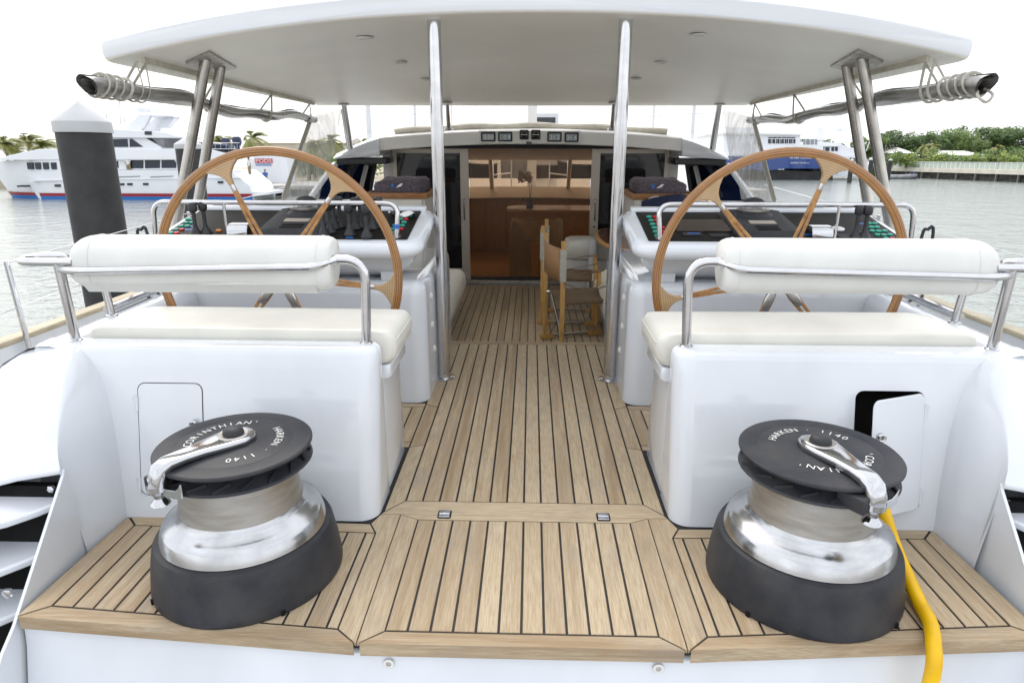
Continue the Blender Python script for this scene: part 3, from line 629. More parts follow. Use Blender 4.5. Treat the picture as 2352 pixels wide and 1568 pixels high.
# ================================================================ winches
def winch(s, arm, t1, t2, label):
    w = empty('winch', (s*.957, 1.95, .0), label=label, cat='winch', group='sheet winches')
    m = MB(); m.lathe([(.312, .001), (.314, .012), (.312, .03), (.303, .10), (.292, .158), (.285, .172), (.268, .176)], 64); sk = P(m, 'skirt', 'black_plastic', w, ang=30)
    for a in (0, 90, 180, 270):
        q = R(a+40); m = MB(); m.obox((.309*math.cos(q), .309*math.sin(q), .01), (.02, .012, .016), Matrix.Rotation(q, 3, 'Z')); P(m, 'drain_notch', 'rubber', sk)
    m = MB(); m.lathe([(.268, .174), (.270, .181), (.268, .188), (.259, .218), (.255, .224), (.232, .238), (.212, .249), (.203, .262), (.1985, .274)], 64, caps=False); P(m, 'base_flange', 'flange_steel', w, ang=28)
    m = MB(); m.lathe([(.20, .262), (.197, .28), (.1925, .32), (.1905, .36), (.1925, .398), (.197, .41)], 64, caps=False); P(m, 'drum', 'drum_steel', w)
    m = MB(); m.lathe([(.19, .403), (.238, .413), (.244, .418), (.240, .424), (.205, .433), (.19, .445)], 64); lo = P(m, 'lower_jaw', 'black_plastic', w)
    for k in range(18):
        q = R(20*k); m = MB(); d = Vector((math.cos(q), math.sin(q), 0)); e = Vector((-math.sin(q), math.cos(q), 0))
        m.bar(d*.20+e*.03+Vector((0, 0, .438)), d*.236-e*.012+Vector((0, 0, .428)), .006, .010); P(m, 'jaw_rib', 'black_plastic', lo)
    m = MB(); m.lathe([(.19, .445), (.205, .455), (.24, .468), (.2475, .474), (.2475, .480), (.243, .484), (.19, .4865), (.186, .4855), (.183, .4865), (.06, .489), (.01, .489)], 72); tp = P(m, 'top_cap', 'black_plastic', w, ang=24)
    # lettering round the cap
    def arc(body, a0, size, rad, step):
        mb = MB()
        for i, ch in enumerate(body):
            if ch == ' ': continue
            v, f = GL.setdefault((ch, size), text_mesh(ch, size)); q = a0-step*i
            mm = Matrix.Rotation(R(q-90), 3, 'Z'); c = Vector((rad*math.cos(R(q)), rad*math.sin(R(q)), .4893))
            mb.add([c+mm @ Vector(p) for p in v], f)
        return P(mb, 'lettering', 'letter_white', tp, ang=0)
    for wd, k in (('HARKEN', 0), ('·', 7), ('1140', 9)): arc(wd, t1-9.6*k, .036, .132, 9.6)
    for wd, k in (("'", 0), ('CORINTHIAN', 1), ("'", 11)): arc(wd, t2-11*k, .036, .132, 11)
    # crank arm: hub boss, tapering bent arm, drop, finger
    d = Vector((math.cos(R(arm)), math.sin(R(arm)), 0)); e = Vector((-d.y, d.x, 0)); zv = Vector((0, 0, 1))
    st = [(-.064, .03, .497, .012), (-.045, .052, .497, .013), (0, .064, .498, .014), (.05, .055, .499, .014), (.12, .04, .502, .014), (.18, .034, .503, .0145), (.225, .033, .501, .017), (.248, .032, .488, .022), (.258, .031, .462, .026), (.26, .03, .445, .02)]
    rings = []
    for k, (r, hw, z, th) in enumerate(st):
        rings.append([d*r+e*a+zv*(z+b) for a, b in rrect(-hw, hw, -th, th, min(hw, th)*.8, 4)])
    # the last sections turn downwards
    for k, (tilt) in ((7, 40), (8, 75), (9, 88)):
        r, hw, z, th = st[k]; q = R(tilt)
        rings[k] = [d*(r+b*math.sin(q))+e*a+zv*(z+b*math.cos(q)) for a, b in rrect(-hw, hw, -th, th, min(hw, th)*.8, 4)]
    m = MB(); m.loft(rings); ar = P(m, 'crank_arm', 'chrome', w, ang=50)
    m = MB(); m.lathe([(.05, .508), (.05, .514), (.046, .517), (.030, .515)], 32); P(m, 'hub_ring', 'steel_satin', ar)
    m = MB(); m.lathe([(.033, .512), (.034, .52), (.031, .53), (.027, .534), (.02, .538), (.003, .539)], 28); P(m, 'hub_cap', 'black_plastic', ar)
    c = d*.262+zv*.0
    m = MB(); m.lathe([(.03, .448), (.03, .43), (.022, .42), (.016, .412), (.014, .402), (.02, .394), (.028, .388), (.030, .382), (.022, .376)], 20, c); P(m, 'guide_knob', 'chrome', ar)
    g = 1 if s < 0 else 1
    m = MB(); base = c+zv*.425
    rr = []
    for q, wd, up in ((0, .012, 0), (.035, .013, .0), (.07, .014, .004), (.085, .018, .016), (.095, .024, .03)):
        cc = base+e*q-d*q*.25+zv*up*.6; rr.append([cc+zv*wd+d*.003, cc-zv*wd+d*.003, cc-zv*wd-d*.003, cc+zv*wd-d*.003])
    m.loft(rr); P(m, 'rope_guide', 'chrome', ar, bevel=.0015)
    m = MB(); m.obox(d*.225-e*.03*g+zv*.44, (.09, .07, .05), Matrix.Rotation(R(arm+20), 3, 'Z')); P(m, 'stripper', 'black_plastic', w, bevel=.006)
    return w
GL = {}
winch(-1, 236, 42, 206, 'big chrome and black winch on the side without the yellow cable')
winch(1, 283, 150, -12, 'big chrome and black winch with the yellow cable running past its skirt')
# yellow cable: over the deck edge, up past the winch
yc = MB(); pts = [(1.19, 2.06, .40), (1.225, 2.03, .27), (1.268, 1.98, .13), (1.285, 1.90, .055), (1.277, 1.80, .024), (1.262, 1.72, .023), (1.238, 1.66, .024), (1.222, 1.625, .017), (1.212, 1.592, -.02), (1.205, 1.578, -.10), (1.198, 1.57, -.3), (1.18, 1.50, -.55), (1.1, 1.3, -.88)]
def smooth_path(pts, n=6):
    pts = [Vector(p) for p in pts]; out = []
    for i in range(len(pts)-1):
        p0, p1, p2, p3 = pts[max(i-1, 0)], pts[i], pts[i+1], pts[min(i+2, len(pts)-1)]
        for k in range(n):
            t = k/n; out.append(.5*((2*p1)+(p2-p0)*t+(2*p0-5*p1+4*p2-p3)*t*t+(3*p1-p0-3*p2+p3)*t**3))
    return out+[pts[-1]]
yc.tube(smooth_path(pts), .022, 16); tag(yc.build('power_cable', M['yellow']), 'thick yellow cable hanging over the teak deck edge beside a winch', 'cable')
kids(hull)
# ================================================================ canopy
def zcen(y):
    q = (y-3.7)/3.75; z = 2.055-.05*q
    if y > 6.0: z -= .27*((y-6.0)/1.42)**2.2
    return z
def zun(x, y):                                  # underside of the canopy
    zs = 1.868-.031*(y-3.8); return zcen(y)-(zcen(y)-zs)*(abs(x)/2.2)**2.2
can = empty('canopy', (0, 5.5, 2.0), label='broad white hardtop canopy with rounded edge over the cockpit', cat='canopy')
def cring(y, th, hx, inn=0):
    pts = []; n = 28
    up = lambda x: zun(x, y)+.105-.01*(x/2.3)**2
    for i in range(n+1):
        x = -hx+2*hx*i/n; pts.append((x, zun(x, y)+.0525-th*.0525))
    for j in range(1, 6):
        a = math.pi*j/6; x = hx+.022*th*math.sin(a); zz = zun(hx, y)+.0525-math.cos(a)*.0525*th; pts.append((x, zz))
    for i in range(n+1):
        x = hx-2*hx*i/n; pts.append((x, zun(x, y)+.0525+th*.0525))
    for j in range(1, 6):
        a = math.pi*j/6; x = -hx-.022*th*math.sin(a); zz = zun(-hx, y)+.0525+math.cos(a)*.0525*th; pts.append((x, zz))
    out = []
    bl = max(0, 1-(y-3.7)/1.2)
    for x, z in pts: out.append((x, y+bl*.14*(abs(x)/2.3)**2.2, z))
    return out
ys = [(3.695, .72), (3.698, .84), (3.705, .93), (3.716, .985), (3.73, 1), (3.8, 1), (4.2, 1), (4.8, 1), (5.4, 1), (5.9, 1), (6.3, 1), (6.6, 1), (6.9, 1), (7.1, 1), (7.25, 1), (7.37, .9), (7.40, .6), (7.405, .35)]
rings = []
for y, th in ys:
    hx = 2.345-.125*(y-3.7)/3.7
    if y < 3.83: hx -= .022*(1-(y-3.695)/.135)**2
    rings.append(cring(y, th, hx))
m = MB(); m.loft([r[::-1] for r in rings]); ro = P(m, 'roof', [M['canopy_white'], M['underside_bounce']], can, ang=50)
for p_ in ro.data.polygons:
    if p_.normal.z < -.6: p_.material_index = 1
def oncan(px, py):
    y = 5.0
    for _ in range(30):
        p = at(px, py, z=zun(at(px, py, y=y).x, y)); y = .6*y+.4*min(max(p.y, 3.7), 7.3)
    return at(px, py, y=y)
for px, py in ((838, 85), (920, 142), (978, 181), (1605, 78), (1518, 142), (1462, 180)):
    c = oncan(px, py); c.z = zun(c.x, c.y)
    m = MB(); m.lathe([(.052, -.010), (.05, -.016), (.036, -.020), (.034, -.012)], 24, (c.x, c.y, c.z+.006), caps=False); d = P(m, 'downlight', 'gelcoat_shade', can)
    m = MB(); m.lathe([(.0345, -.016), (.0345, -.010)], 20, (c.x, c.y, c.z+.006)); P(m, 'lens', 'lens', d)
for s in (-1, 1):
    # big pole by the walkway
    x = s*.514; zt = zun(x, 3.865)
    m = MB(); m.tube([(x, 3.866, .0), (x, 3.866, zt+.01)], .036, 24); po = P(m, 'pole', 'steel', can)
    m = MB(); m.lathe([(.066, .0005), (.066, .007), (.058, .012), (.04, .014), (.038, .03)], 28, (x, 3.866, 0)); P(m, 'pole_flange', 'steel', po)
    # raked pair of posts on a plate
    pc = Vector((s*1.985, 4.36, zun(1.985, 4.36)))
    plate = [(s*1.84, 4.05), (s*2.075, 4.22), (s*2.13, 4.67), (s*1.935, 4.62)]
    m = MB(); m.loft([[(a, b, zun(a, b)-.014) for a, b in plate], [(a, b, zun(a, b)+.004) for a, b in plate]]); P(m, 'mount_plate', 'steel_satin', can, bevel=.003)
    for (xt, yt, xb, yb) in ((1.955, 4.24, 2.40, 4.19), (1.995, 4.52, 2.42, 4.50)):
        m = MB(); m.tube([(s*xb, yb, .50), (s*xt, yt, zun(xt, yt)-.005)], .032, 18, flat=1); P(m, 'raked_post', 'steel_dull', can)
    for xt, yt, xb, zb_, r in ((.87, 7.28, .876, 1.52, .022), (1.945, 7.22, 1.93, 1.27, .03)):
        m = MB(); m.tube([(s*xb, 7.42 if xt < 1 else 7.33, zb_), (s*xt, yt, zun(xt, yt)+.02)], r, 14); p_ = P(m, 'front_post', 'steel', can)
        m = MB(); m.lathe([(.055, -.012), (.055, -.002)], 18, (s*xt, yt, zun(xt, yt))); P(m, 'post_flange', 'steel_satin', p_)
        m = MB(); m.lathe([(.055, 0), (.05, .012)], 18, (s*xb, 7.42 if xt < 1 else 7.33, zb_)); P(m, 'post_base', 'steel', p_)
    # fabric track along the side of the underside
    m = MB(); rows = [[(s*2.16, y, zun(2.16, y)-.028), (s*2.18, y, zun(2.16, y)-.028), (s*2.18, y, zun(2.16, y)+.01), (s*2.16, y, zun(2.16, y)+.01)] for y in [3.93+.25*i for i in range(13)]]
    m.loft(rows); P(m, 'curtain_track', 'canvas_cream', can)
kids(can)

# ================================================================ rolled clear side curtains
pm('vinyl_roll', (.11, .108, .10), .14, var=.35, scale=3.5, stretch=(7, .7, 7), coat=.6, c2=(.36, .355, .34), bump=.6, bscale=12)
for s in (-1, 1):
    rl = empty('curtain_roll', (s*2.2, 5.2, 1.68), label='rolled clear side curtain strapped under the canopy, %s' % ('above the motor yacht' if s < 0 else 'above the green trees'), cat='curtain', group='rolled curtains')
    ya, yb = 3.47, 6.98
    path = []; rad = []
    for k in range(61):
        q = k/60; y = ya+(yb-ya)*q
        z = 1.69-.075*q+.012*math.sin(q*9)+.008*math.sin(q*23+1)-(.02*math.sin(math.pi*min(1, max(0, (q-.3)/.5))) if s < 0 else .04*math.sin(math.pi*min(1, max(0, (q-.5)/.5))))
        path.append((s*(2.215+.006*math.sin(q*17)-.02*q), y, z)); rad.append(.052-.012*q+.004*math.sin(q*31))
    # the roll itself: a spiral sheet, so its end shows the layers
    rings = []
    for k, (p, r) in enumerate(zip(path, rad)):
        ring = []
        n = 40
        for j in range(n+1):
            a = 2*math.pi*2.2*j/n; rr = r*(1-.52*(1-j/n))*(1+.05*math.sin(3*a+k*.35)+.03*math.sin(5*a-k*.6))
            ring.append((p[0]+s*rr*math.cos(a), p[1]-.03*math.sin(a)*(1 if k == 0 else 0), p[2]+rr*math.sin(a)))
        rings.append(ring)
    m = MB(); m.grid(rings); P(m, 'rolled_sheet', 'vinyl_roll', rl, ang=80)
    def zroll(y): q = (y-ya)/(yb-ya); k = min(60, max(0, int(q*60+.5))); return path[k], rad[k]
    for y in (3.56, 3.62, 3.69, 3.77):
        p, r = zroll(y); m = MB(); m.tube([(p[0]+(r+.004)*math.cos(a), y+.028*math.sin(a), p[2]+(r+.004)*math.sin(a)) for a in [2*math.pi*j/24 for j in range(24)]], .009, 6, closed=True, flat=.4); P(m, 'strap_ring', 'webbing', rl)
    for y, dy in ((3.86, .0), (3.93, .02), (4.75, .05), (5.7, .12), (6.75, .05)):
        p, r = zroll(y); zt = zun(2.16, y+dy)-.025
        pts = [(s*2.17, y+dy, zt), (p[0]-s*(r+.003), y+.02, p[2]+.02), (p[0]-s*(r*.7), y, p[2]-r*.8), (p[0], y-.005, p[2]-r-.004), (p[0]+s*r*.8, y, p[2]-r*.6), (p[0]+s*(r+.003), y+.005, p[2]+.02), (s*2.175, y+dy+.02, zt)]
        m = MB(); m.tube(smooth_path(pts, 4), .008, 6, flat=.45); P(m, 'strap', 'webbing', rl)
    if s > 0:
        p, r = path[0], rad[0]; m = MB(); m.tube(smooth_path([(p[0]+.03, p[1]+.05, p[2]-.02), (p[0]+.03, p[1]-.02, p[2]-.05), (p[0], p[1]-.03, p[2]-.085), (p[0]-.03, p[1]-.01, p[2]-.06), (p[0]-.01, p[1]+.04, p[2]-.03)], 4), .007, 6); P(m, 'buckle_strap', 'webbing', rl)
    m = MB(); m.grid([[(s*2.176, y, zun(2.16, y)-.026), (s*(2.19+.006*math.sin(y*7)), y, .5*(zun(2.16, y)-.02+zroll(y)[0][2])), (zroll(y)[0][0]-s*.02, y, zroll(y)[0][2]+zroll(y)[1]*.75)] for y in [3.95+.1*i for i in range(31)]]); P(m, 'clear_strip', 'clear_strip', rl)
    kids(rl)
    # standing clear curtain at the forward corner, edged with webbing
    cc = empty('clear_curtain', (s*2.2, 6.6, 1.2), label='hanging clear vinyl curtain with webbing edge beside the %s' % ('left dark blue window' if s < 0 else 'right dark blue window'), cat='curtain', group='clear curtains')
    a0, a1 = (Vector((-2.21, 6.95, 1.64)), at(650, 458, x=-2.2)) if s < 0 else (Vector((2.21, 6.95, 1.64)), at(1780, 465, x=2.2))
    b0, b1 = at(790 if s < 0 else 1655, 250, y=7.38), at(735 if s < 0 else 1700, 458, y=6.95)
    rows = []
    for i in range(9):
        q = i/8; A = a0.lerp(a1, q); Bp = b0.lerp(b1, q)
        rows.append([A.lerp(Bp, j/6)+Vector((s*.015*math.sin(j*2.3+i*.9), .01*math.sin(i*1.7+j), 0)) for j in range(7)])
    m = MB(); m.grid(rows); P(m, 'clear_sheet', 'clear_vinyl', cc, ang=80)
    m = MB(); m.bar(a0, a1, .006, .075); P(m, 'edge_band', 'webbing', cc)
    t0, t1 = (at(785, 251, y=7.36), at(800, 350, y=7.36)) if s < 0 else (at(1655, 251, y=7.36), at(1640, 350, y=7.36))
    m = MB(); m.bar(t0, t1, .055, .006); P(m, 'edge_band', 'webbing', cc)
    kids(cc)
wc = MB(); wc.grid([[(x, 7.395, zun(x, 7.38)+.01), (x, 7.47, 1.57-.03*x*x)] for x in [-1.95+.13*i for i in range(31)]])
tag(wc.build('clear_windscreen_curtain', M['clear_strip']), 'clear vinyl strip between the canopy front and the instrument brow', 'curtain')

# ================================================================ deckhouse
dh = empty('deckhouse', (0, 8, -.29), label='white deckhouse with instrument brow and sliding glass doors under the canopy', cat='deckhouse')
zt_ = lambda x: 1.512-.029*x*x
zb_ = lambda x: 1.372-.026*x*x
m = MB(); m.loft([[(x, 7.50, zb_(x)), (x, 8.05, zb_(x)+.0), (x, 8.6, zt_(x)+.10), (x, 7.65, zt_(x)+.035), (x, 7.54, zt_(x)+.02), (x, 7.505, zt_(x))] for x in [-1.66+.166*i for i in range(21)]]); P(m, 'brow', 'gelcoat_shade', dh, ang=30, bevel=.008)
m = MB(); m.tube([(x, 7.60+.01*math.sin(x*7), zt_(x)+.052+.008*math.sin(x*9+1)) for x in [-1.5+.1*i for i in range(31)]], .032, 10, flat=1); P(m, 'rolled_cover', 'canvas_cream', dh)
for s in (-1, 1):
    # brow corner
    rows = []
    for x, zt2, zb2, y in ((1.655, 1.432, 1.245, 7.48), (1.75, 1.40, 1.238, 7.40), (1.88, 1.345, 1.232, 7.30), (2.0, 1.28, 1.226, 7.22), (2.09, 1.238, 1.22, 7.18)):
        rows.append([(s*x, y, zb2), (s*x, y-.012, (zb2+zt2)/2), (s*x, y+.02, zt2), (s*(x+.02), y+.2, zt2+.03), (s*(x+.03), y+.75, zt2+.02), (s*x, y+.75, zb2)])
    m = MB(); m.loft(rows if s > 0 else [r[::-1] for r in rows]); P(m, 'brow_corner', 'gelcoat', dh, ang=40, bevel=.01)
    m = MB(); m.loft([[(s*a, b, z) for a, b in ((1.60, 7.56), (2.08, 7.26), (2.10, 7.9), (1.60, 7.95))][::s] for z in (1.155, 1.224)]); P(m, 'visor', 'black_gloss', dh, bevel=.01)
    # dark blue corner window with rim and mullions
    g = lambda a: 2352-a if s > 0 else a
    f_ = (lambda px, py, y: at(px, py, y=y)) if s < 0 else (lambda px, py, y: Vector((-at(px, py, y=y).x, y, at(px, py, y=y).z)))
    q = [f_(838, 458, 7.95), f_(846, 377, 7.95), f_(778, 377, 7.36), f_(716, 458, 7.0)]
    m = MB(); n_ = Vector((s*.02, .04, 0)); m.loft([[p for p in q][::s], [p+n_ for p in q][::s]]); P(m, 'corner_window', 'blue_glass', dh)
    m = MB(); m.bar(q[2]+Vector((s*.03, -.02, .01)), q[3]+Vector((s*.04, -.02, -.02)), .055, .05); P(m, 'window_rim', 'gelcoat', dh, bevel=.015)
    m = MB(); m.bar(f_(800, 378, 7.5), f_(798, 440, 7.42), .04, .02); P(m, 'mullion', 'black_gloss', dh)
    m = MB(); m.bar(f_(842, 380, 7.8), f_(822, 458, 7.6), .04, .03); P(m, 'mullion', 'gelcoat_shade', dh)
    m = MB(); m.bar(f_(858, 362, 7.9), f_(842, 458, 7.8), .10, .05); P(m, 'pillar', 'black_gloss', dh)
    # fixed pane and sliding door, stacked to the side of the opening
    m = MB(); m.box(*sorted((s*1.63, s*1.71)), 8.02, 8.06, -.24, 1.30); P(m, 'door_post', 'gelcoat_shade', dh, bevel=.005)
    m = MB(); m.box(*sorted((s*1.08, s*1.63)), 8.045, 8.055, -.2, 1.27); P(m, 'fixed_pane', 'dark_glass', dh)
    dx0, dx1 = .722, 1.62
    m = MB()
    for a, b, z0, z1 in ((dx0, dx0+.10, -.235, 1.315), (dx1-.05, dx1, -.235, 1.315), (dx0+.10, dx1-.05, 1.265, 1.315), (dx0+.10, dx1-.05, -.235, -.10)): m.box(*sorted((s*a, s*b)), 7.965, 8.005, z0, z1)
    dr = P(m, 'sliding_door', 'frame_grey', dh, bevel=.003)
    m = MB(); m.box(*sorted((s*(dx0+.098), s*(dx1-.048))), 7.98, 7.99, -.11, 1.268); P(m, 'pane', 'dark_glass', dr)
    for kk in range(5):
        m = MB(); xx = dx0+.16+.045*kk; m.tube([(s*xx, 8.03, -.1), (s*(xx+.006), 8.03, 1.25)], .018, 8); P(m, 'curtain_fold', 'black_plastic', dr)
    m = MB(); hx_ = s*(dx0+.055); m.tube(rounded([(hx_, 7.962, .50), (hx_, 7.915, .50), (hx_, 7.915, .74), (hx_, 7.962, .74)], .03, 5), .009, 10); P(m, 'handle', 'chrome', dr)
    m = MB(); m.lathe([(.012, 0), (.012, .012)], 12, (hx_, 7.965, .42), Matrix.Rotation(R(90), 3, 'X')); P(m, 'lock', 'chrome', dr)
m = MB(); m.box(-1.62, 1.62, 7.94, 8.08, 1.318, 1.362); P(m, 'door_header', 'black_plastic', dh)
m = MB(); m.box(-1.72, 1.72, 7.92, 8.10, ZL-.03, ZL+.05); P(m, 'door_sill', 'steel_satin', dh, bevel=.006)
m = MB(); m.box(-.72, .72, 8.02, 8.06, ZL+.05, ZL+.075); P(m, 'door_track', 'black_plastic', dh)
m = MB(); m.box(-.722, .722, 8.066, 8.068, ZL+.05, 1.32); P(m, 'fly_screen', 'fly_screen', dh)
# instrument panel on the brow
m = MB(); m.loft([[(a, y, b) for a, b in ((-.57, 1.375), (.56, 1.375), (.55, 1.513), (-.56, 1.513))] for y in (7.50, 7.483)][::-1]); ip = P(m, 'instrument_panel', 'gelcoat_shade', dh, bevel=.005)
pm('lcd', (.22, .27, .33), .25, var=.12, scale=9, c2=(.33, .37, .36))
pm('lcd_digit', (.72, .76, .70), .5, var=.05)
for (x0, x1, y0, y1, txt) in ((1105, 1138, 303, 325.5, '0.00'), (1144, 1177, 303, 325.5, '0.4'), (1257, 1290.5, 303, 326, '21.2'), (1296.5, 1329.5, 304, 327, '21.4'), (1193.5, 1214.5, 298.5, 321, None), (1220, 1241.5, 298.5, 321, None)):
    a, b = at(x0, y1, y=7.47), at(x1, y0, y=7.47)
    m = MB(); m.prism(rrect(a.x, b.x, a.z, b.z, .012, 4), 7.470, 7.485, lambda p, q, c: (p, c, q)); ins = P(m, 'instrument', 'black_plastic', dh, bevel=.002)
    if txt:
        m = MB(); m.box(a.x+.017, b.x-.017, 7.4675, 7.4705, a.z+.016, b.z-.02); P(m, 'lcd_screen', 'lcd', ins)
        v, f = text_mesh(txt, .062); w_ = max(p[0] for p in v); m = MB(); m.add([(p[0]+b.x-.024-w_, 7.466, p[1]+a.z+.027) for p in v], f); P(m, 'digits', 'lcd_digit', ins, ang=0)
    else:
        cx, cz = (a.x+b.x)/2, (a.z+b.z)/2; m = MB(); m.lathe([(.043, 0), (.043, .003), (.038, .003)], 24, (cx, 7.470, cz), Matrix.Rotation(R(90), 3, 'X')); P(m, 'dial_face', 'panel_black', ins)
        m = MB(); m.box(cx-.038, cx+.038, 7.4655, 7.467, cz-.002, cz+.004)
        P(m, 'needle', 'lcd_digit', ins)
        for k in range(9):
            q = R(-30+30*k); m = MB(); m.obox((cx+.033*math.cos(q), 7.4662, cz+.033*math.sin(q)), (.009, .001, .003), Matrix.Rotation(-q, 3, 'Y')); P(m, 'dial_mark', 'lcd_digit', ins)
a, b = at(1209, 331, y=7.48), at(1221, 325.5, y=7.48); m = MB(); m.box(a.x, b.x, 7.477, 7.486, a.z, b.z); P(m, 'switch', 'black_gloss', dh)
# saloon shell
ZF = -.5
m = MB(); m.box(-1.7, 1.7, 8.1, 11.6, ZF-.05, ZF); P(m, 'saloon_floor', 'cherry', dh)
for k in range(12):
    m = MB(); m.box(-1.2+.2*k, -1.2+.2*k+.006, 8.1, 11.4, ZF+.0005, ZF+.002); P(m, 'floor_strip', 'cherry_dark', dh)
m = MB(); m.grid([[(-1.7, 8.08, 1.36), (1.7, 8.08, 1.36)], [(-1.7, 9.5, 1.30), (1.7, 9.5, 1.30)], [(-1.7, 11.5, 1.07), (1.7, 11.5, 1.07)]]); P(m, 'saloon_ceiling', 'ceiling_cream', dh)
m = MB(); m.grid([[(-1.6, 8.3, 1.50), (0, 8.3, 1.60), (1.6, 8.3, 1.50)], [(-1.7, 10, 1.38), (0, 10, 1.46), (1.7, 10, 1.38)], [(-1.8, 11.6, 1.09), (0, 11.6, 1.11), (1.8, 11.6, 1.09)]]); P(m, 'coach_roof', 'gelcoat', dh)
for s in (-1, 1):
    m = MB(); m.box(*sorted((s*1.7, s*1.75)), 8.1, 11.6, ZF, .50); P(m, 'saloon_side', 'cherry_dark', dh)
    m = MB(); m.box(*sorted((s*1.72, s*1.73)), 8.15, 11.55, .52, 1.25); P(m, 'added_side_window', 'window_glass', dh)  # side glazing added to let more daylight into the saloon
    for yy in (8.1, 9.3, 10.5, 11.5):
        m = MB(); m.box(*sorted((s*1.69, s*1.76)), yy, yy+.08, .50, 1.33); P(m, 'window_pillar', 'gelcoat_shade', dh)
m = MB(); m.box(-1.7, 1.7, 11.5, 11.55, ZF, .50); P(m, 'saloon_bulkhead', 'cherry_dark', dh)
for k in range(9):
    m = MB(); x = -1.5+.37*k; m.box(x, x+.35, 11.48, 11.502, ZF+.05, .44); P(m, 'wall_panel', 'cherry_dark', dh, bevel=.006)
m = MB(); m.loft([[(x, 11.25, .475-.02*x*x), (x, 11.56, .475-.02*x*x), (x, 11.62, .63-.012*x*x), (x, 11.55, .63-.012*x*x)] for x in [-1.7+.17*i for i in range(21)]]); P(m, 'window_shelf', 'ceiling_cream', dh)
for x0, x1 in ((-1.7, -.67), (-.63, .625), (.665, 1.7)):
    m = MB(); m.box(x0, x1, 11.58, 11.585, .60, 1.09); P(m, 'front_window', 'window_glass', dh)
for x in (-.65, .645):
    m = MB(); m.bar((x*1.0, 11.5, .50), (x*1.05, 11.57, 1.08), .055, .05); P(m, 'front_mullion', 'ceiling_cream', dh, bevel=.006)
m = MB(); m.grid([[(x, y, z) for x in (-2.0, -1, 0, 1, 2.0)] for y, z in ((11.6, .60), (12.3, .58), (13.4, .44))]); P(m, 'fore_coachroof', 'gelcoat', dh)
kids(dh)
mast = MB(); mast.lathe([(.10, .3), (.10, 14)], 20, (.03, 15.0, 0)); mast = tag(mast.build('mast', M['gelcoat_shade']), 'white mast standing on the foredeck beyond the deckhouse windows', 'mast')
m = MB(); m.lathe([(.16, .24), (.16, .34), (.11, .4)], 20, (.03, 15, 0)); P(m, 'mast_collar', 'steel_satin', mast)
for s in (-1, 1):
    g = empty('pulpit_rail', (s*.55, 14.5, .24), label='white tubular guard rail by the mast, %s seen through the deckhouse' % ('left one' if s < 0 else 'right one'), cat='rail', group='mast guard rails')
    for pts in ([(s*.40, 14.2, .24), (s*.40, 14.2, 1.12), (s*.78, 14.2, 1.10), (s*.78, 14.2, .24)], [(s*.40, 14.2, .72), (s*.78, 14.2, .68)]):
        m = MB(); m.tube(rounded(pts, .05, 4), .014, 8); P(m, 'rail_tube', 'gelcoat', g)
    kids(g)

# ================================================================ saloon furniture
ac = empty('armchair', (.05, 9.2, ZF), label='beige saloon armchair with a grey brown throw over its back', cat='armchair')
m = MB(); m.loft([[(.10+a, 8.95+b, z) for a, b in rrect(-.33, .33, -.28, .30, .12, 5)] for z in (ZF, ZF+.40)]); P(m, 'seat', 'armchair', ac)
rows = [[(.10+.36*math.cos(a)*k, 9.0+.32*math.sin(a)*k, z) for a in [R(-200+20*j) for j in range(12)]] for z, k in ((ZF+.3, .98), (.20, 1.0), (.36, .97), (.40, .9))]
rows += [[(.10+.36*math.cos(a)*k, 9.0+.32*math.sin(a)*k, z) for a in [R(-200+20*j) for j in range(12)]] for z, k in ((.39, .78), (.3, .72), (-.1, .7))]
m = MB(); m.grid(rows); P(m, 'back', 'armchair', ac, ang=70)
th = []
for i in range(9):
    x = -.36+.075*i
    th.append([(x+.10, 8.64+.01*math.sin(i*2), ZF+.10+.2*abs(math.sin(i*.6))), (x+.10, 8.67, -.10), (x+.10, 8.69+.02*math.sin(i), .2), (x*.92+.10, 8.76, .40-.25*x*x+.01*math.sin(i*3)), (x*.9+.10, 8.95, .43-.4*x*x), (x*.88+.10, 9.12, .38-.4*x*x), (x*.88+.10, 9.2, .15)])
m = MB(); m.grid(th[:5]); P(m, 'throw', 'throw', ac, ang=80, sub=1)
kids(ac)
dk = empty('saloon_desk', (.7, 9.9, ZF), label='glossy cherry wood desk across the saloon beyond the doors', cat='desk')
m = MB(); m.prism(rrect(-.35, 1.6, 9.75, 10.5, (.3, .05, .05, .3), 8), .385, .425); P(m, 'desk_top', 'cherry', dk, bevel=.01)
m = MB(); m.box(-.22, 1.6, 9.85, 10.4, ZF, .384); P(m, 'carcass', 'cherry', dk)
for k in range(2):
    for j in range(2):
        m = MB(); m.box(.45+.5*k, .92+.5*k, 9.835, 9.851, ZF+.1+.36*j, ZF+.42+.36*j); d = P(m, 'drawer', 'cherry', dk, bevel=.004)
        m = MB(); m.lathe([(.012, 0), (.016, .012)], 10, (.68+.5*k, 9.835, ZF+.3+.36*j), Matrix.Rotation(R(90), 3, 'X')); P(m, 'knob', 'steel', d)
kids(dk)
cb = empty('wood_cabinet', (.12, 8.6, ZF), label='narrow golden wood cabinet end in front of the armchair', cat='cabinet')
m = MB(); m.prism(rrect(.02, .135, 8.42, 8.62, .02, 3), ZF, .10); P(m, 'carcass', 'chair_wood', cb); m = MB(); m.prism(rrect(.0, .15, 8.40, 8.64, .025, 3), .10, .13); P(m, 'top', 'cherry', cb); kids(cb)
lc = empty('side_cabinet', (-1.2, 9.2, ZF), label='cherry wood side cabinet just inside the left sliding door', cat='cabinet')
m = MB(); m.box(-1.68, -.93, 8.7, 9.6, ZF, .40); P(m, 'carcass', 'cherry', lc); m = MB(); m.box(-1.68, -.90, 8.67, 9.63, .40, .43); P(m, 'top', 'cherry', lc, bevel=.008); kids(lc)
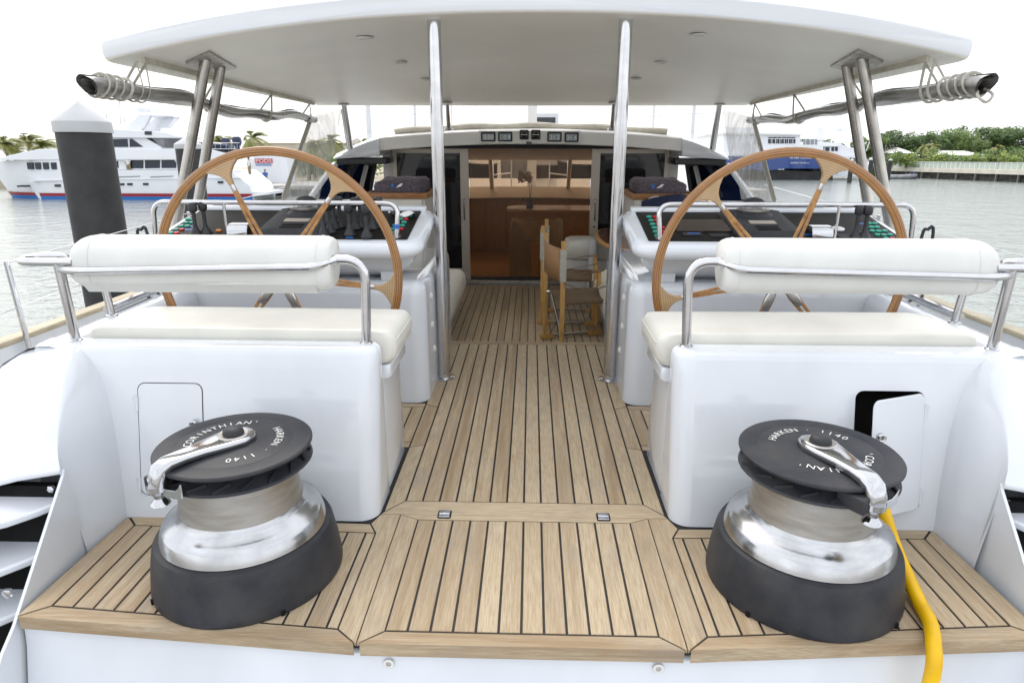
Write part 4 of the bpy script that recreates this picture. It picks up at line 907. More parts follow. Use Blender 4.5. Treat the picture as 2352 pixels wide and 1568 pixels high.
orc = empty('orchid', (.0, 10.0, .425), label='potted white orchid in a blue pot on the saloon desk', cat='plant')
m = MB(); m.lathe([(.05, .426), (.065, .56), (.055, .56)], 14, (0, 10, 0)); P(m, 'pot', 'blue_pot', orc)
for k in range(10):
    q = R(36*k); L = .17; m = MB(); d = Vector((math.cos(q), math.sin(q), 0)); e = Vector((-d.y, d.x, 0)); b_ = Vector((0, 10, .56))
    m.grid([[b_+d*L*t-e*.03*math.sin(math.pi*min(t+.1, 1))+Vector((0, 0, .12*t-.12*t*t*1.4)), b_+d*L*t+e*.03*math.sin(math.pi*min(t+.1, 1))+Vector((0, 0, .12*t-.12*t*t*1.4))] for t in (0, .25, .5, .75, 1)]); P(m, 'leaf', 'leaf_dark', orc)
for k in range(2):
    m = MB(); m.tube(smooth_path([(0, 10, .56), (.02-.03*k, 10, .75), (-.02-.05*k, 9.98, .9), (-.10-.05*k, 9.96, .93)], 4), .004, 6); P(m, 'stem', 'leaf_dark', orc)
random.seed(3)
for k in range(14):
    c = Vector((-.08+random.uniform(-.11, .09), 9.96+random.uniform(-.05, .05), .86+random.uniform(-.10, .08))); m = MB()
    for j in range(5):
        q = R(72*j+random.uniform(0, 40)); m.add([c, c+Vector((.035*math.cos(q-.5), -.01, .035*math.sin(q-.5))), c+Vector((.045*math.cos(q), -.005, .045*math.sin(q))), c+Vector((.035*math.cos(q+.5), -.01, .035*math.sin(q+.5)))], [(0, 1, 2, 3)])
    P(m, 'flower', 'orchid', orc)
kids(orc)
for k, (x, y, rz, w, lab) in enumerate(((-.2, 9.86, 12, .2, 'white paper on the rounded end of the saloon desk'), (.42, 9.9, -10, .3, 'open magazine lying beside the orchid on the saloon desk'), (1.15, 9.95, 4, .15, 'small white paper at the far end of the saloon desk'))):
    m = MB(); m.obox((x, y, .4275), (w, .16, .003), Matrix.Rotation(R(rz), 3, 'Z')); tag(m.build('paper', M['paper']), lab, 'paper')

# ================================================================ cockpit furniture
for s in (-1, 1):
    nm = 'left' if s < 0 else 'right'
    se = empty('settee', (s*1.2, 5.8, ZL), label='white cockpit settee along the %s side forward of the console' % ('port, empty' if s < 0 else 'starboard, by the dining table'), cat='settee', group='cockpit settees')
    m = MB(); m.box(*sorted((s*.72, s*1.68)), 4.68, 6.9, ZL, .0); P(m, 'base', 'gelcoat', se, bevel=.015)
    m = MB(); m.box(*sorted((s*.66, s*1.66)), 4.67, 6.9, -.03, .012); P(m, 'rim', 'gelcoat', se, bevel=.012)
    rings = [[(s*a, b, z) for a, b in rrect(.615+d, 1.62-d, 4.70+d, 6.45-d, .10, 6)][::s] for z, d in ((.013, .03), (.04, .004), (.09, 0), (.16, .01), (.20, .04), (.215, .10))]
    m = MB(); m.loft(rings); P(m, 'seat_cushion', 'vinyl_cream', se, ang=70)
    m = MB(); m.loft([[(s*a, b, z) for a, b in rrect(1.48+.1*(z-.2)+d, 1.70, 4.75+d, 6.5-d, .04, 4)][::s] for z, d in ((.20, .01), (.3, 0), (.62, 0), (.70, .015), (.725, .05))]); P(m, 'back_cushion', 'vinyl_cream', se, ang=70)
    m = MB(); m.box(*sorted((s*1.02, s*1.70)), 6.50, 7.3, .0, .872); P(m, 'end_locker', 'gelcoat_shade', se, bevel=.02)
    m = MB(); m.loft([[(s*a, b, z) for a, b in rrect(1.035, 1.62, y0, 6.50, .02, 4)][::s] for z, y0 in ((.22, 6.40), (.25, 6.38), (.80, 6.41), (.855, 6.43), (.868, 6.46))]); P(m, 'end_cushion', 'vinyl_cream', se, ang=60)
    kids(se)
    ty = empty('towel_tray', (s*1.29, 6.8, .872), label='teak tray holding folded towels on the %s settee locker' % nm, cat='tray', group='towel trays')
    m = MB(); m.box(*sorted((s*.99, s*1.60)), 6.48, 7.08, .873, .888); P(m, 'tray_floor', 'teak_trim', ty)
    for a, b, c_, d in ((.99, 1.60, 6.48, 6.50), (.99, 1.60, 7.06, 7.08), (.99, 1.01, 6.50, 7.06), (1.58, 1.60, 6.50, 7.06)):
        m = MB(); m.box(*sorted((s*a, s*b)), c_, d, .889, .928); P(m, 'tray_side', 'teak_trim', ty, bevel=.004)
    kids(ty)
    for k in range(4):
        y0 = 6.51+.135*k; h = .145+.008*k
        rings = []
        for i in range(13):
            q = i/12; x = 1.04+.475*q; e = min(1, min(q, 1-q)*9+.35)
            ring = []
            for j in range(16):
                a = 2*math.pi*j/16; ca, sa = math.cos(a), math.sin(a)
                ring.append((s*(x+.006*math.sin(j*2.1+k)), y0+.066+.064*e**.4*math.copysign(abs(ca)**.6, ca)+.004*math.sin(i*1.9+k), .889+h/2*1.0+h/2*(e**.35)*math.copysign(abs(sa)**.6, sa)*(.97+.03*math.sin(i*1.3+k*2))))
            rings.append(ring[::-s])
        m = MB(); m.loft(rings); tw = m.build('folded_towel', M['towel'], ang=70)
        tag(tw, '%s dark grey folded towel in the teak tray beside the %s wheel' % (('nearest', 'second', 'third', 'farthest')[k], nm), 'towel', 'folded towels in the %s tray' % nm)
        if k == 0:
            cx = s*1.26-.02
            m = MB(); m.lathe([(.018, 0), (.018, .003)], 14, (cx-.05, y0-.001, .995), Matrix.Rotation(R(90), 3, 'X')); P(m, 'emblem_dot', 'blue_tag', tw)
            m = MB(); m.add([(cx-.02, y0-.004, .975), (cx+.03, y0-.004, .985), (cx+.055, y0-.004, 1.015), (cx+.03, y0-.004, 1.015), (cx+.01, y0-.004, 1.0)], [(0, 1, 2, 3, 4)]); P(m, 'emblem_swoosh', 'white_plain', tw)
# navy cushion and white cloth on the starboard side
nc = MB(); rings = []
for i in range(11):
    q = i/10; e = max(.12, math.sin(math.pi*q)**.35)
    rings.append([(1.06+.42*q, 6.30+.055*e*math.cos(a)+.05*math.sin(a), .80+.16*math.sin(a)*(.75+.25*e)*(.55+.45*q)) for a in [2*math.pi*j/14 for j in range(14)]])
nc.loft(rings); tag(nc.build('throw_cushion', M['navy'], ang=70), 'navy blue throw cushion leaning on the right settee end', 'cushion')
wcl = MB(); wcl.grid([[(1.13+.05*i+.01*math.sin(j*2), 6.44-.02*j+.008*math.sin(i*2.2), .885+.03*math.sin(i*.9)*(1 if j < 3 else .3)-.03*max(0, j-2)) for j in range(6)] for i in range(9)])
tag(wcl.build('white_cloth', M['white_plain'], ang=80, sub=1), 'crumpled white cloth on top of the right settee end cushion', 'cloth')
wcl = MB(); c0 = onpanel(923, 500); wcl.grid([[(c0.x-.07+.025*i, c0.y-.05+.03*j+.01*math.sin(i*1.7), c0.z+.02+.022*math.sin(i*1.3+j)+.012*math.sin(j*2.4+i*.7)) for j in range(5)] for i in range(7)])
tag(wcl.build('white_rag', M['white_plain'], ang=80, sub=1), 'white rag lying on the console with the winch levers', 'cloth')
# dining table and forward cushion
tb = empty('cockpit_table', (1.1, 7.0, ZL), label='varnished mahogany cockpit table beside the director chairs', cat='table')
ring = [(1.22+.50*math.copysign(abs(math.cos(a))**.7, math.cos(a)), 7.05+.85*math.copysign(abs(math.sin(a))**.75, math.sin(a))) for a in [2*math.pi*j/48 for j in range(48)]]
m = MB(); m.prism(ring, .395, .425); P(m, 'table_edge', 'chair_wood', tb, bevel=.008)
m = MB(); m.prism([(1.22+(a-1.22)*.93, 7.05+(b-7.05)*.95) for a, b in ring], .4251, .4285); P(m, 'table_top', 'mahogany', tb)
m = MB(); m.lathe([(.09, ZL), (.09, ZL+.14), (.05, ZL+.16), (.045, .395)], 20, (.69, 7.05, 0)); P(m, 'table_leg', 'gelcoat', tb)
m = MB(); m.lathe([(.09, ZL), (.09, ZL+.14), (.05, ZL+.16), (.045, .395)], 20, (1.3, 7.05, 0)); P(m, 'table_leg', 'gelcoat', tb); kids(tb)
sb = empty('low_bench', (.62, 7.3, ZL), label='small bench with a rounded white cushion behind the chair seats', cat='bench')
m = MB(); m.box(.42, .98, 7.2, 7.62, ZL, .16); P(m, 'base', 'gelcoat_shade', sb, bevel=.02)
m = MB(); m.loft([[(a, b, z) for a, b in rrect(.40+d, 1.0-d, 7.14+d, 7.64-d, .09, 5)] for z, d in ((.161, .03), (.18, .004), (.30, 0), (.345, .015), (.365, .05))]); P(m, 'cushion', 'vinyl_cream', sb, ang=70); kids(sb)
def chair():
    ch = empty('director_chair', (0, 0, 0), cat='chair', group='director chairs')
    Wd, D, HB, HF = .25, .50, .95, .60
    for g in (-1, 1):
        y = g*Wd
        m = MB(); m.loft([[(a, b, z) for a, b in rrect(-.018, .018, y-.018, y+.018, .008, 3)] for z in (0.02, HB)]); P(m, 'back_post', 'chair_wood', ch)
        m = MB(); m.loft([[(a, b, z) for a, b in rrect(D-.018, D+.018, y-.018, y+.018, .008, 3)] for z in (0.02, HF)]); P(m, 'front_post', 'chair_wood', ch)
        m = MB(); m.box(-.04, .09, y-.016, y+.016, .0, .045); P(m, 'foot', 'chair_wood', ch, bevel=.006)
        m = MB(); m.box(D-.09, D+.04, y-.016, y+.016, .0, .045); P(m, 'foot', 'chair_wood', ch, bevel=.006)
        m = MB(); m.tube([(.07, y, .028), (D-.07, y, .028)], .013, 10); P(m, 'base_tube', 'steel_satin', ch)
        m = MB(); m.tube([(.03, y*.86, .44), (D-.03, y*.86, .44)], .017, 10); P(m, 'seat_tube', 'chair_canvas', ch)
        for x in (.015, D-.015):
            m = MB(); m.tube([(x-.02, y, .44), (x+.03, y*.86, .44)], .009, 8); P(m, 'bracket', 'steel', ch)
            m = MB(); m.tube([(x+.03*(1 if x < .2 else -1), y*.85, .44), (x+.03*(1 if x < .2 else -1), -y*.9, .05)], .008, 8, flat=.5); P(m, 'cross_leg', 'steel_satin', ch)
        m = MB(); m.tube(smooth_path([(0, y+g*.02, HF+.02), (.2, y+g*.022, HF-.05), (.42, y+g*.022, HF-.01), (D+.03, y+g*.01, HF+.005), (D+.02, y-g*.02, HF+.0), (.42, y-g*.018, HF-.015)], 5), .012, 6, flat=.3); P(m, 'arm_strap', 'chair_canvas', ch)
    m = MB(); m.grid([[(x, -.21+.042*j, .452-.02*math.sin(math.pi*j/10)) for j in range(11)] for x in (.03, D/2, D-.03)]); o = P(m, 'seat', 'chair_canvas', ch); o.modifiers.new('s', 'SOLIDIFY').thickness = .006
    m = MB(); m.grid([[(-.02-.022*math.sin(math.pi*j/10), -.23+.046*j, z) for j in range(11)] for z in (.63, .75, .89)]); o = P(m, 'back_sling', 'chair_back', ch); o.modifiers.new('s', 'SOLIDIFY').thickness = .006
    for g in (-1, 1):
        m = MB(); m.lathe([(.0275, .63), (.0275, .885)], 12, (0, g*Wd, 0)); P(m, 'back_sleeve', 'webbing', ch)
    return ch
c1 = chair(); c2 = copy_tree(c1)
c1.location = (.215, 5.435, ZL); c1.rotation_euler.z = R(15); tag(c1, 'nearer folding director chair with a tan wooden back and brown canvas seat')
c2.location = (.155, 6.40, ZL); c2.rotation_euler.z = R(-5); tag(c2, 'farther folding director chair half hidden behind the nearer one')
# life line stanchions, outboard
for s in (-1, 1):
    sx = 2.60
    g = empty('lifeline_stanchion', (s*sx, 3.2, .46), label='thin steel lifeline stanchion with wire at the %s deck edge' % ('left' if s < 0 else 'right'), cat='stanchion', group='stanchions')
    for y in (3.2, 5.4):
        x0 = sx+.09*(y-3.2); m = MB(); m.tube([(s*x0, y, .30), (s*(x0-.02), y-.05, .86)], .013, 10); P(m, 'post', 'steel', g)
    for z in (.62, .85):
        m = MB(); m.tube([(s*(sx-.15), 2.0, z), (s*(sx-.02), 3.15, z), (s*(sx+.18), 5.35, z), (s*(sx+.5), 9, z)], .0028, 6); P(m, 'wire', 'steel', g)
    kids(g)
    m = MB(); p = at(327 if s < 0 else 2128, 545, x=s*2.05)
    m.tube(smooth_path([(p.x-.02, p.y, p.z-.35), (p.x-.025, p.y, p.z), (p.x, p.y, p.z+.04), (p.x+.03, p.y, p.z+.02), (p.x+.035, p.y, p.z-.35)], 4), .008, 8)
    tag(m.build('rope_hook', M['black_plastic']), 'black looped fitting on the %s coaming outside the wheel' % ('left' if s < 0 else 'right'), 'fitting')
# ================================================================ surroundings (level world)
def Wd(o): o['_w'] = 1; return o
def wbuild(m, name, mat, parent=None, **k):
    o = m.build(name, M[mat] if isinstance(mat, str) else mat, parent, **k)
    return o if parent else Wd(o)
def wempty(name, loc, **k): return Wd(empty(name, loc, **k))
pm('quay_concrete', (.46, .45, .43), .85, var=.15, scale=2, bump=.3, bscale=30)
pm('pile_dark', (.035, .035, .036), .6, var=.2, scale=5, bump=.15, bscale=20)
pm('pile_cap', (.48, .49, .50), .45, var=.03)
pm('yacht_white', (.76, .775, .81), .2, var=.015, scale=.4, coat=.3)
pm('yacht_window', (.02, .03, .045), .1, var=.1, scale=.5)
pm('boot_red', (.30, .02, .03), .4); pm('boot_blue', (.02, .16, .48), .4)
pm('hull_blue', (.012, .05, .22), .2, var=.05, coat=.5)
pm('dark_hull', (.03, .03, .035), .4, var=.3, scale=.6)
pm('grey_hull', (.28, .29, .31), .4, var=.2, scale=.6)
pm('wall_cream', (.62, .58, .50), .8, var=.08, scale=.6)
pm('roof_white', (.78, .78, .76), .6, var=.04)
pm('wall_pile', (.17, .16, .14), .85, var=.2)
pm('sheet_pile', (.045, .045, .04), .8, var=.4, scale=1.5)
pm('fence_green', (.45, .52, .46), .5, var=.08)
pm('sand', (.42, .37, .28), .9, var=.15, scale=.2)
pm('grass_land', (.09, .12, .04), .9, var=.3, scale=.1)
pm('palm_green', (.15, .185, .04), .55, var=.35, scale=1.5, c2=(.24, .22, .07))
pm('palm_trunk', (.22, .18, .13), .9, var=.2, scale=3)
pm('leaf_a', (.065, .125, .02), .6, var=.4, scale=.5, c2=(.03, .065, .012))
pm('leaf_b', (.115, .18, .028), .6, var=.4, scale=.5, c2=(.055, .10, .017))
pm('leaf_c', (.18, .25, .035), .6, var=.4, scale=.5, c2=(.10, .15, .024))
pm('skin', (.42, .25, .17), .6); pm('shirt_white', (.75, .75, .75), .8); pm('shirt_blue', (.05, .13, .4), .8); pm('khaki', (.30, .24, .15), .8)
pm('sign_red', (.45, .015, .04), .5); pm('outboard_navy', (.015, .03, .075), .3)
# water
m = bpy.data.materials.new('water'); m.use_nodes = True; n = m.node_tree.nodes; l = m.node_tree.links; p = n['Principled BSDF']
p.inputs['Base Color'].default_value = (.27, .30, .28, 1); p.inputs['Roughness'].default_value = .10; p.inputs['IOR'].default_value = 1.33
t = n.new('ShaderNodeTexCoord'); hs = []
for sc, st, w in ((1.1, (1, 1.5, 1), 1.0), (4.5, (1, 1.4, 1), .30), (.25, (1, 1.3, 1), 1.6)):
    mp = n.new('ShaderNodeMapping'); mp.inputs['Scale'].default_value = st; mp.inputs['Rotation'].default_value = (0, 0, .5)
    q = n.new('ShaderNodeTexNoise'); q.inputs['Scale'].default_value = sc; q.inputs['Detail'].default_value = 3; q.inputs['Distortion'].default_value = .4
    mu = n.new('ShaderNodeMath'); mu.operation = 'MULTIPLY'; mu.inputs[1].default_value = w
    l.new(t.outputs['Object'], mp.inputs[0]); l.new(mp.outputs[0], q.inputs[0]); l.new(q.outputs[0], mu.inputs[0]); hs.append(mu)
a1 = n.new('ShaderNodeMath'); l.new(hs[0].outputs[0], a1.inputs[0]); l.new(hs[1].outputs[0], a1.inputs[1])
a2 = n.new('ShaderNodeMath'); l.new(a1.outputs[0], a2.inputs[0]); l.new(hs[2].outputs[0], a2.inputs[1])
b = n.new('ShaderNodeBump'); b.inputs['Strength'].default_value = 1.0; b.inputs['Distance'].default_value = .13; l.new(a2.outputs[0], b.inputs['Height']); l.new(b.outputs[0], p.inputs['Normal'])
MAT['water'] = m
w = MB(); w.add([(-4000, -4000, ZW), (4000, -4000, ZW), (4000, 6000, ZW), (-4000, 6000, ZW)], [(0, 1, 2, 3)]); tag(wbuild(w, 'water', 'water', ang=0), kind='structure')
w = MB(); w.box(-60, 60, -30, -.55, ZW-1, -.30); tag(wbuild(w, 'quay', 'quay_concrete'), kind='structure')

def piling(px0, px1, py, dia, ptop, pcap, label):
    # diameter gives the distance: both edges in the picture, cap height from its pixels
    zc = dia*FPX/(px1-px0); cx = (px0+px1)/2
    ray = B3 @ (FW*FPX+RT*(cx-1176)-UP*(py-784)); p = CAMW+ray*(zc/FPX)
    x, y = p.x, p.y; zt = atw(cx, pcap, y=y).z; za = atw(cx, ptop, y=y).z; r = dia/2
    g = wempty('piling', (x, y, ZW), label=label, cat='piling', group='mooring pilings')
    o = (0, 0, 0)
    m = MB(); m.lathe([(r, -1.5), (r, (zt-ZW)*.5), (r, zt-ZW)], 28); wbuild(m, 'shaft', 'pile_dark', g)
    h = za-zt
    m = MB(); m.lathe([(r*1.06, zt-ZW-.001), (r*1.07, zt-ZW+.02), (r*1.06, zt-ZW+h*.33), (r*1.02, zt-ZW+h*.38), (r*.06, zt-ZW+h*.97), (.005, zt-ZW+h)], 28); wbuild(m, 'cap', 'pile_cap', g, ang=25)
    return g
piling(136, 249, 305, .45, 231, 305, 'tall dark piling with white cone cap, biggest and nearest')
piling(405, 461, 342, .42, 312, 342, 'dark piling with white cone cap seen between the raked posts')
for i, (a, b, c, d) in enumerate(((1952, 1962, 364, 370), (1997, 2007, 362, 368), (2041, 2050, 364, 369))):
    piling(a, b, d, .8, c, d, ('dark white-capped piling in front of the white yacht, leftmost of three', 'dark white-capped piling, middle of the three by the far white yacht', 'dark white-capped piling beside the seawall end, rightmost of three')[i])

# ---------------------------------------------------------------- white motor yacht to port
YP = atw(300, 459, z=ZW).y
def prof(pts, f, y=YP): return [(lambda q: (q.x, q.z))(atw(*f(*p), y=y)) for p in pts]
f5 = lambda a, b: (.2808*a, 229.7+.2808*b)
my = wempty('motor_yacht', tuple(Vector((atw(300, 459, y=YP).x, YP, ZW))), label='large white motor yacht with red and blue waterline across the water', cat='yacht')
def slab(pts, name, mat, y0, y1, f=f5, par=None, y=YP, **k):
    m = MB(); m.prism(prof(pts, f, y), y+y0, y+y1, lambda a, b, c: (a, c, b)); return wbuild(m, name, mat, par or my, **k)
# hull: sections with a fine bow
sta = [(-330, -60, 500, .02), (-240, -40, 499, .25), (-120, 20, 498, .5), (0, 90, 496, .72), (150, 200, 493, .86), (320, 340, 492, .97), (500, 500, 492, 1), (520, 520, 572, 1), (1200, 1200, 574, 1), (1700, 1700, 575, 1), (1880, 1880, 580, .97), (1960, 1960, 640, .95), (2030, 2030, 700, .93), (2060, 2060, 775, .92)]
rings = []
for cx, cb_, t_, hb in sta:
    a = atw(*f5(cx, t_), y=YP); b2 = atw(*f5(cb_, 812), y=YP); zb = ZW-.5
    c = YP+3.4; h = 3.4*hb; hw = h*(.94 if cx > 300 else .55)
    mid = [a.lerp(b2, .5)] ; zm = a.z+(zb-a.z)*.5
    rings.append([(a.x, c-h, a.z), (mid[0].x, c-h*(.985 if cx > 300 else .86), zm), (b2.x, c-hw, zb), (b2.x, c+hw, zb), (mid[0].x, c+h*(.985 if cx > 300 else .86), zm), (a.x, c+h, a.z)])
m = MB(); m.loft(rings); wbuild(m, 'hull', 'yacht_white', my, ang=30)
slab([(240, 655), (1960, 632), (1960, 640), (240, 664)], 'rub_rail', 'yacht_white', -.06, .3)
def band(z0, z1, off, name, mat):              # a painted stripe that follows the hull side
    rows = []
    for r in rings:
        (xa, ya, za), (xb, yb, zb) = r[1], r[2]; row = []
        for z in (z0, z1):
            t = (z-za)/(zb-za); row.append((xa+(xb-xa)*t-(.03 if r is rings[0] else 0), ya+(yb-ya)*t-off, z))
        rows.append(row)
    m = MB(); m.grid(rows); return wbuild(m, name, mat, my)
band(ZW+.34, ZW+.66, .14, 'red_stripe', 'boot_red'); band(ZW-.1, ZW+.34, .141, 'blue_stripe', 'boot_blue')
slab([(-60, 492), (40, 464), (180, 430), (320, 402), (500, 400), (1700, 400), (1860, 440), (1885, 484), (500, 491)], 'upper_bulwark', 'yacht_white', -.05, 6.2, bevel=.05)
slab([(520, 492), (1640, 488), (1640, 572), (520, 572)], 'main_house', 'yacht_white', .35, 5.8)
for q in (((885, 500), (950, 500), (955, 560), (930, 540)), ((1037, 493), (1158, 493), (1158, 560), (1037, 560)), ((1172, 491), (1294, 490), (1294, 558), (1172, 560)), ((1308, 489), (1405, 488), (1428, 515), (1428, 557), (1308, 558))): slab(q, 'window', 'yacht_window', .30, .36)
for a in (215, 281, 347, 413): slab(((a, 512), (a+47, 511), (a+52, 567), (a+10, 568)), 'window', 'yacht_window', -.03 if a > 300 else .02, .5)
for a, b, w_, h in ((470, 700, 45, 20), (995, 690, 42, 18), (1062, 689, 42, 18), (1192, 688, 42, 18), (1803, 673, 42, 18), (128, 707, 16, 14), (182, 706, 16, 14)): slab(((a-w_/2, b-h/2), (a+w_/2, b-h/2), (a+w_/2, b+h/2), (a-w_/2, b+h/2)), 'porthole', 'yacht_window', -.04 if a > 400 else .3, 1.2)
for a, b in ((960, 1145), (1230, 1415)): slab(((a, 627), (b, 620), (b, 627), (a, 634)), 'vent_slot', 'grey_hull', -.04, .3)
slab([(620, 300), (1150, 305), (1290, 385), (1290, 402), (560, 402)], 'upper_house', 'yacht_white', .7, 5.4)
for q in (((860, 322), (1010, 318), (1018, 384), (860, 384)), ((1030, 318), (1050, 318), (1140, 382), (1030, 384))): slab(q, 'window', 'yacht_window', .64, .72)
slab([(1200, 310), (1300, 312), (1300, 384), (1275, 384)], 'aft_window', 'grey_hull', .9, 5)
slab([(600, 285), (880, 235), (1330, 262), (1475, 305), (1440, 312), (600, 306)], 'hardtop', 'yacht_white', .3, 5.8, bevel=.05)
slab([(1172, 255), (1228, 256), (1228, 286), (1172, 284)], 'hardtop_vent', 'yacht_window', .24, .32)
slab([(940, 240), (1085, 116), (1180, 112), (1130, 210), (1100, 245)], 'mast_leg', 'yacht_white', 1.2, 1.7); slab([(940, 240), (1085, 116), (1180, 112), (1130, 210), (1100, 245)], 'mast_leg', 'yacht_white', 4.4, 4.9)
slab([(1080, 114), (1340, 116), (1362, 130), (1100, 132)], 'mast_wing', 'yacht_white', 1.3, 4.8, bevel=.04)
slab([(1230, 132), (1330, 130), (1250, 222), (1160, 222)], 'mast_brace', 'yacht_white', 2.5, 3.5)
for a, b, c, r in ((1180, 40, 104, .62), (1275, 60, 112, .5)):
    q0, q1 = atw(*f5(a, c), y=YP+3), atw(*f5(a, b), y=YP+3); h = q1.z-q0.z
    m = MB(); m.lathe([(r*.9, 0), (r, h*.3), (r, h*.55), (r*.7, h*.88), (.05, h)], 18, (q0.x, YP+3, q0.z)); wbuild(m, 'satellite_dome', 'yacht_white', my)
for a, b, c in ((985, -40, 200), (875, 100, 200), (1020, 110, 190)):
    q0, q1 = atw(*f5(a, c), y=YP+2), atw(*f5(a-8, b), y=YP+2); m = MB(); m.tube([q0, q1], .04, 6); wbuild(m, 'antenna', 'grey_hull', my)
slab([(1960, 752), (2190, 756), (2192, 775), (1990, 800)], 'swim_platform', 'yacht_white', .4, 6.2)
for a in range(2055, 2180, 24):
    q0, q1 = atw(*f5(a, 752), y=YP+.5), atw(*f5(a, 672), y=YP+.5); m = MB(); m.tube([q0, q1], .035, 6); wbuild(m, 'rail_post', 'yacht_white', my)
m = MB(); m.tube([atw(*f5(2045, 672), y=YP+.5), atw(*f5(2178, 668), y=YP+.5)], .04, 6); wbuild(m, 'stern_rail', 'yacht_white', my)
slab([(1700, 398), (1860, 398), (1860, 402), (1700, 404)], 'aft_deck', 'yacht_white', .2, 6)
for a in range(1760, 1960, 45):
    q0, q1 = atw(*f5(a, 402), y=YP+.3), atw(*f5(a, 350), y=YP+.3); m = MB(); m.tube([q0, q1], .025, 6); wbuild(m, 'rail_post', 'steel_satin', my)
m = MB(); m.tube([atw(*f5(1740, 350), y=YP+.3), atw(*f5(1960, 352), y=YP+.3)], .025, 6); wbuild(m, 'upper_rail', 'steel_satin', my)
my_inv = my.matrix_basis.inverted()
kids(my)
for a, b, lab in ((1850, 365, 'left of two dark blue outboard motors on the motor yacht'), (1940, 355, 'right of two dark blue outboard motors on the motor yacht')):
    c = atw(*f5(a, b), y=YP+2.5); g = wempty('outboard_motor', c, label=lab, cat='motor', group='outboard motors')
    m = MB(); m.loft([[(x*k, y*k, z) for x, y in rrect(-.42, .42, -.35, .35, .2, 4)] for z, k in ((-.2, .8), (0, 1), (.45, 1.05), (.65, .8), (.72, .4))]); wbuild(m, 'cowl', 'outboard_navy', g)
    m = MB(); m.loft([[(x, y, z) for x, y in rrect(-.22, .22, -.2, .2, .1, 3)] for z in (-.9, -.2)]); wbuild(m, 'leg', 'outboard_navy', g)
tn = MB()
c = atw(*f5(1740, 365), y=YP+2.6); rings = []
for i in range(9):
    q = i/8; x = c.x-2.6+4.6*q; w_ = .9*min(1, .25+q*1.6); rings.append([(x, c.y+w_*math.cos(a), c.z-.1+.42*math.sin(a)*(1 if math.sin(a) < 0 else .6)+.25*(1-q)) for a in [2*math.pi*j/12 for j in range(12)]])
tn.loft(rings); tag(wbuild(tn, 'yacht_tender', 'outboard_navy', ang=60), 'dark tender boat carried on the upper aft deck of the motor yacht', 'boat')

def person(loc, rz, top, bottom, label, seated=False):
    g = wempty('person', loc, rz=rz, label=label, cat='person', group='people by the motor yacht')
    me = bpy.data.meshes.new('body')
    V = [(0, 0, .95), (0, 0, 1.15), (0, 0, 1.42), (0, 0, 1.54), (0, .02, 1.66), (0, .02, 1.75), (.19, 0, 1.42), (.25, 0, 1.15), (.24, .1, .93), (-.19, 0, 1.42), (-.25, 0, 1.15), (-.24, .1, .93), (.1, 0, .9), (.11, .02, .5), (.11, -.02, .08), (.11, .12, .03), (-.1, 0, .9), (-.12, .05, .5), (-.12, .0, .08), (-.12, .14, .03)]
    E = [(0, 1), (1, 2), (2, 3), (3, 4), (4, 5), (2, 6), (6, 7), (7, 8), (2, 9), (9, 10), (10, 11), (0, 12), (12, 13), (13, 14), (14, 15), (0, 16), (16, 17), (17, 18), (18, 19)]
    rad = [.14, .13, .15, .06, .105, .09, .065, .05, .04, .065, .05, .04, .1, .07, .05, .045, .1, .07, .05, .045]
    me.from_pydata(V, E, []); me.materials.append(M['skin']); o = bpy.data.objects.new('body', me); col.objects.link(o); o.parent = g
    o.modifiers.new('skin', 'SKIN'); o.modifiers.new('sub', 'SUBSURF').render_levels = 1
    for i, sv in enumerate(me.skin_vertices[0].data): sv.radius = (rad[i], rad[i]*.85); sv.use_root = i == 0
    m = MB(); m.loft([[(a*k, b*k*.8, z) for a, b in rrect(-.2, .2, -.16, .16, .14, 5)] for z, k in ((.88, .95), (1.1, .92), (1.3, 1.05), (1.42, 1.08), (1.48, .6))]); P(m, 'shirt', top, g, ang=70)
    for q in (-1, 1):
        m = MB(); m.tube([(q*.2, 0, 1.42), (q*.26, 0, 1.2)], [.085, .08], 10); P(m, 'sleeve', top, g)
        m = MB(); m.tube([(q*.1, 0, .93), (q*.115, .03, .5), (q*.115, 0, .1)], [.125, .1, .08], 10); P(m, 'trouser_leg', bottom, g)
    m = MB(); m.lathe([(.112, 1.68), (.118, 1.73), (.10, 1.79), (.04, 1.82)], 14, (0, .01, 0)); P(m, 'hair', 'dark_hull', g)
    return g
pp = atw(*f5(2178, 697), y=YP+9); person(pp, R(200), 'shirt_blue', 'khaki', 'standing person in a blue shirt on the dock behind the motor yacht')
pp = atw(*f5(1060, 600), y=YP+.15); person((pp.x, YP+.15, pp.z), R(180), 'shirt_white', 'khaki', 'person in white leaning by the motor yacht main deck windows')
pp = atw(*f5(2047, 612), y=YP+1.5); person((pp.x, pp.y, pp.z), R(150), 'shirt_white', 'khaki', 'person in a white shirt on the motor yacht stern')

# ---------------------------------------------------------------- port shore: dock, container, shed, palms
YD = YP+8.5
fd = lambda a, b: (.2808*a, 229.7+.2808*b)
zd = atw(*f5(2178, 697), y=YP+9).z
dock = MB(); x0, x1 = atw(*f5(2080, 700), y=YD).x, atw(*f5(2700, 700), y=YD).x
dock.box(x0, x1, YD-.6, YD+14, zd-.45, zd-.004); dock = tag(wbuild(dock, 'dock', 'quay_concrete', bevel=.05), kind='structure')
for i in range(9):
    m = MB(); xx = x0+.5+(x1-x0-1)*i/8; m.lathe([(.2, ZW-1), (.2, zd-.45)], 12, (xx, YD-.2, 0)); wbuild(m, 'dock_pile', 'sheet_pile', dock)
m = MB(); m.box(x0, x1, YD+.5, YD+.8, ZW-1, zd-.46); wbuild(m, 'dock_wall', 'sheet_pile', dock)
YC = YP+16
cq = [atw(*f5(2030, 585), y=YC), atw(*f5(2345, 440), y=YC)]
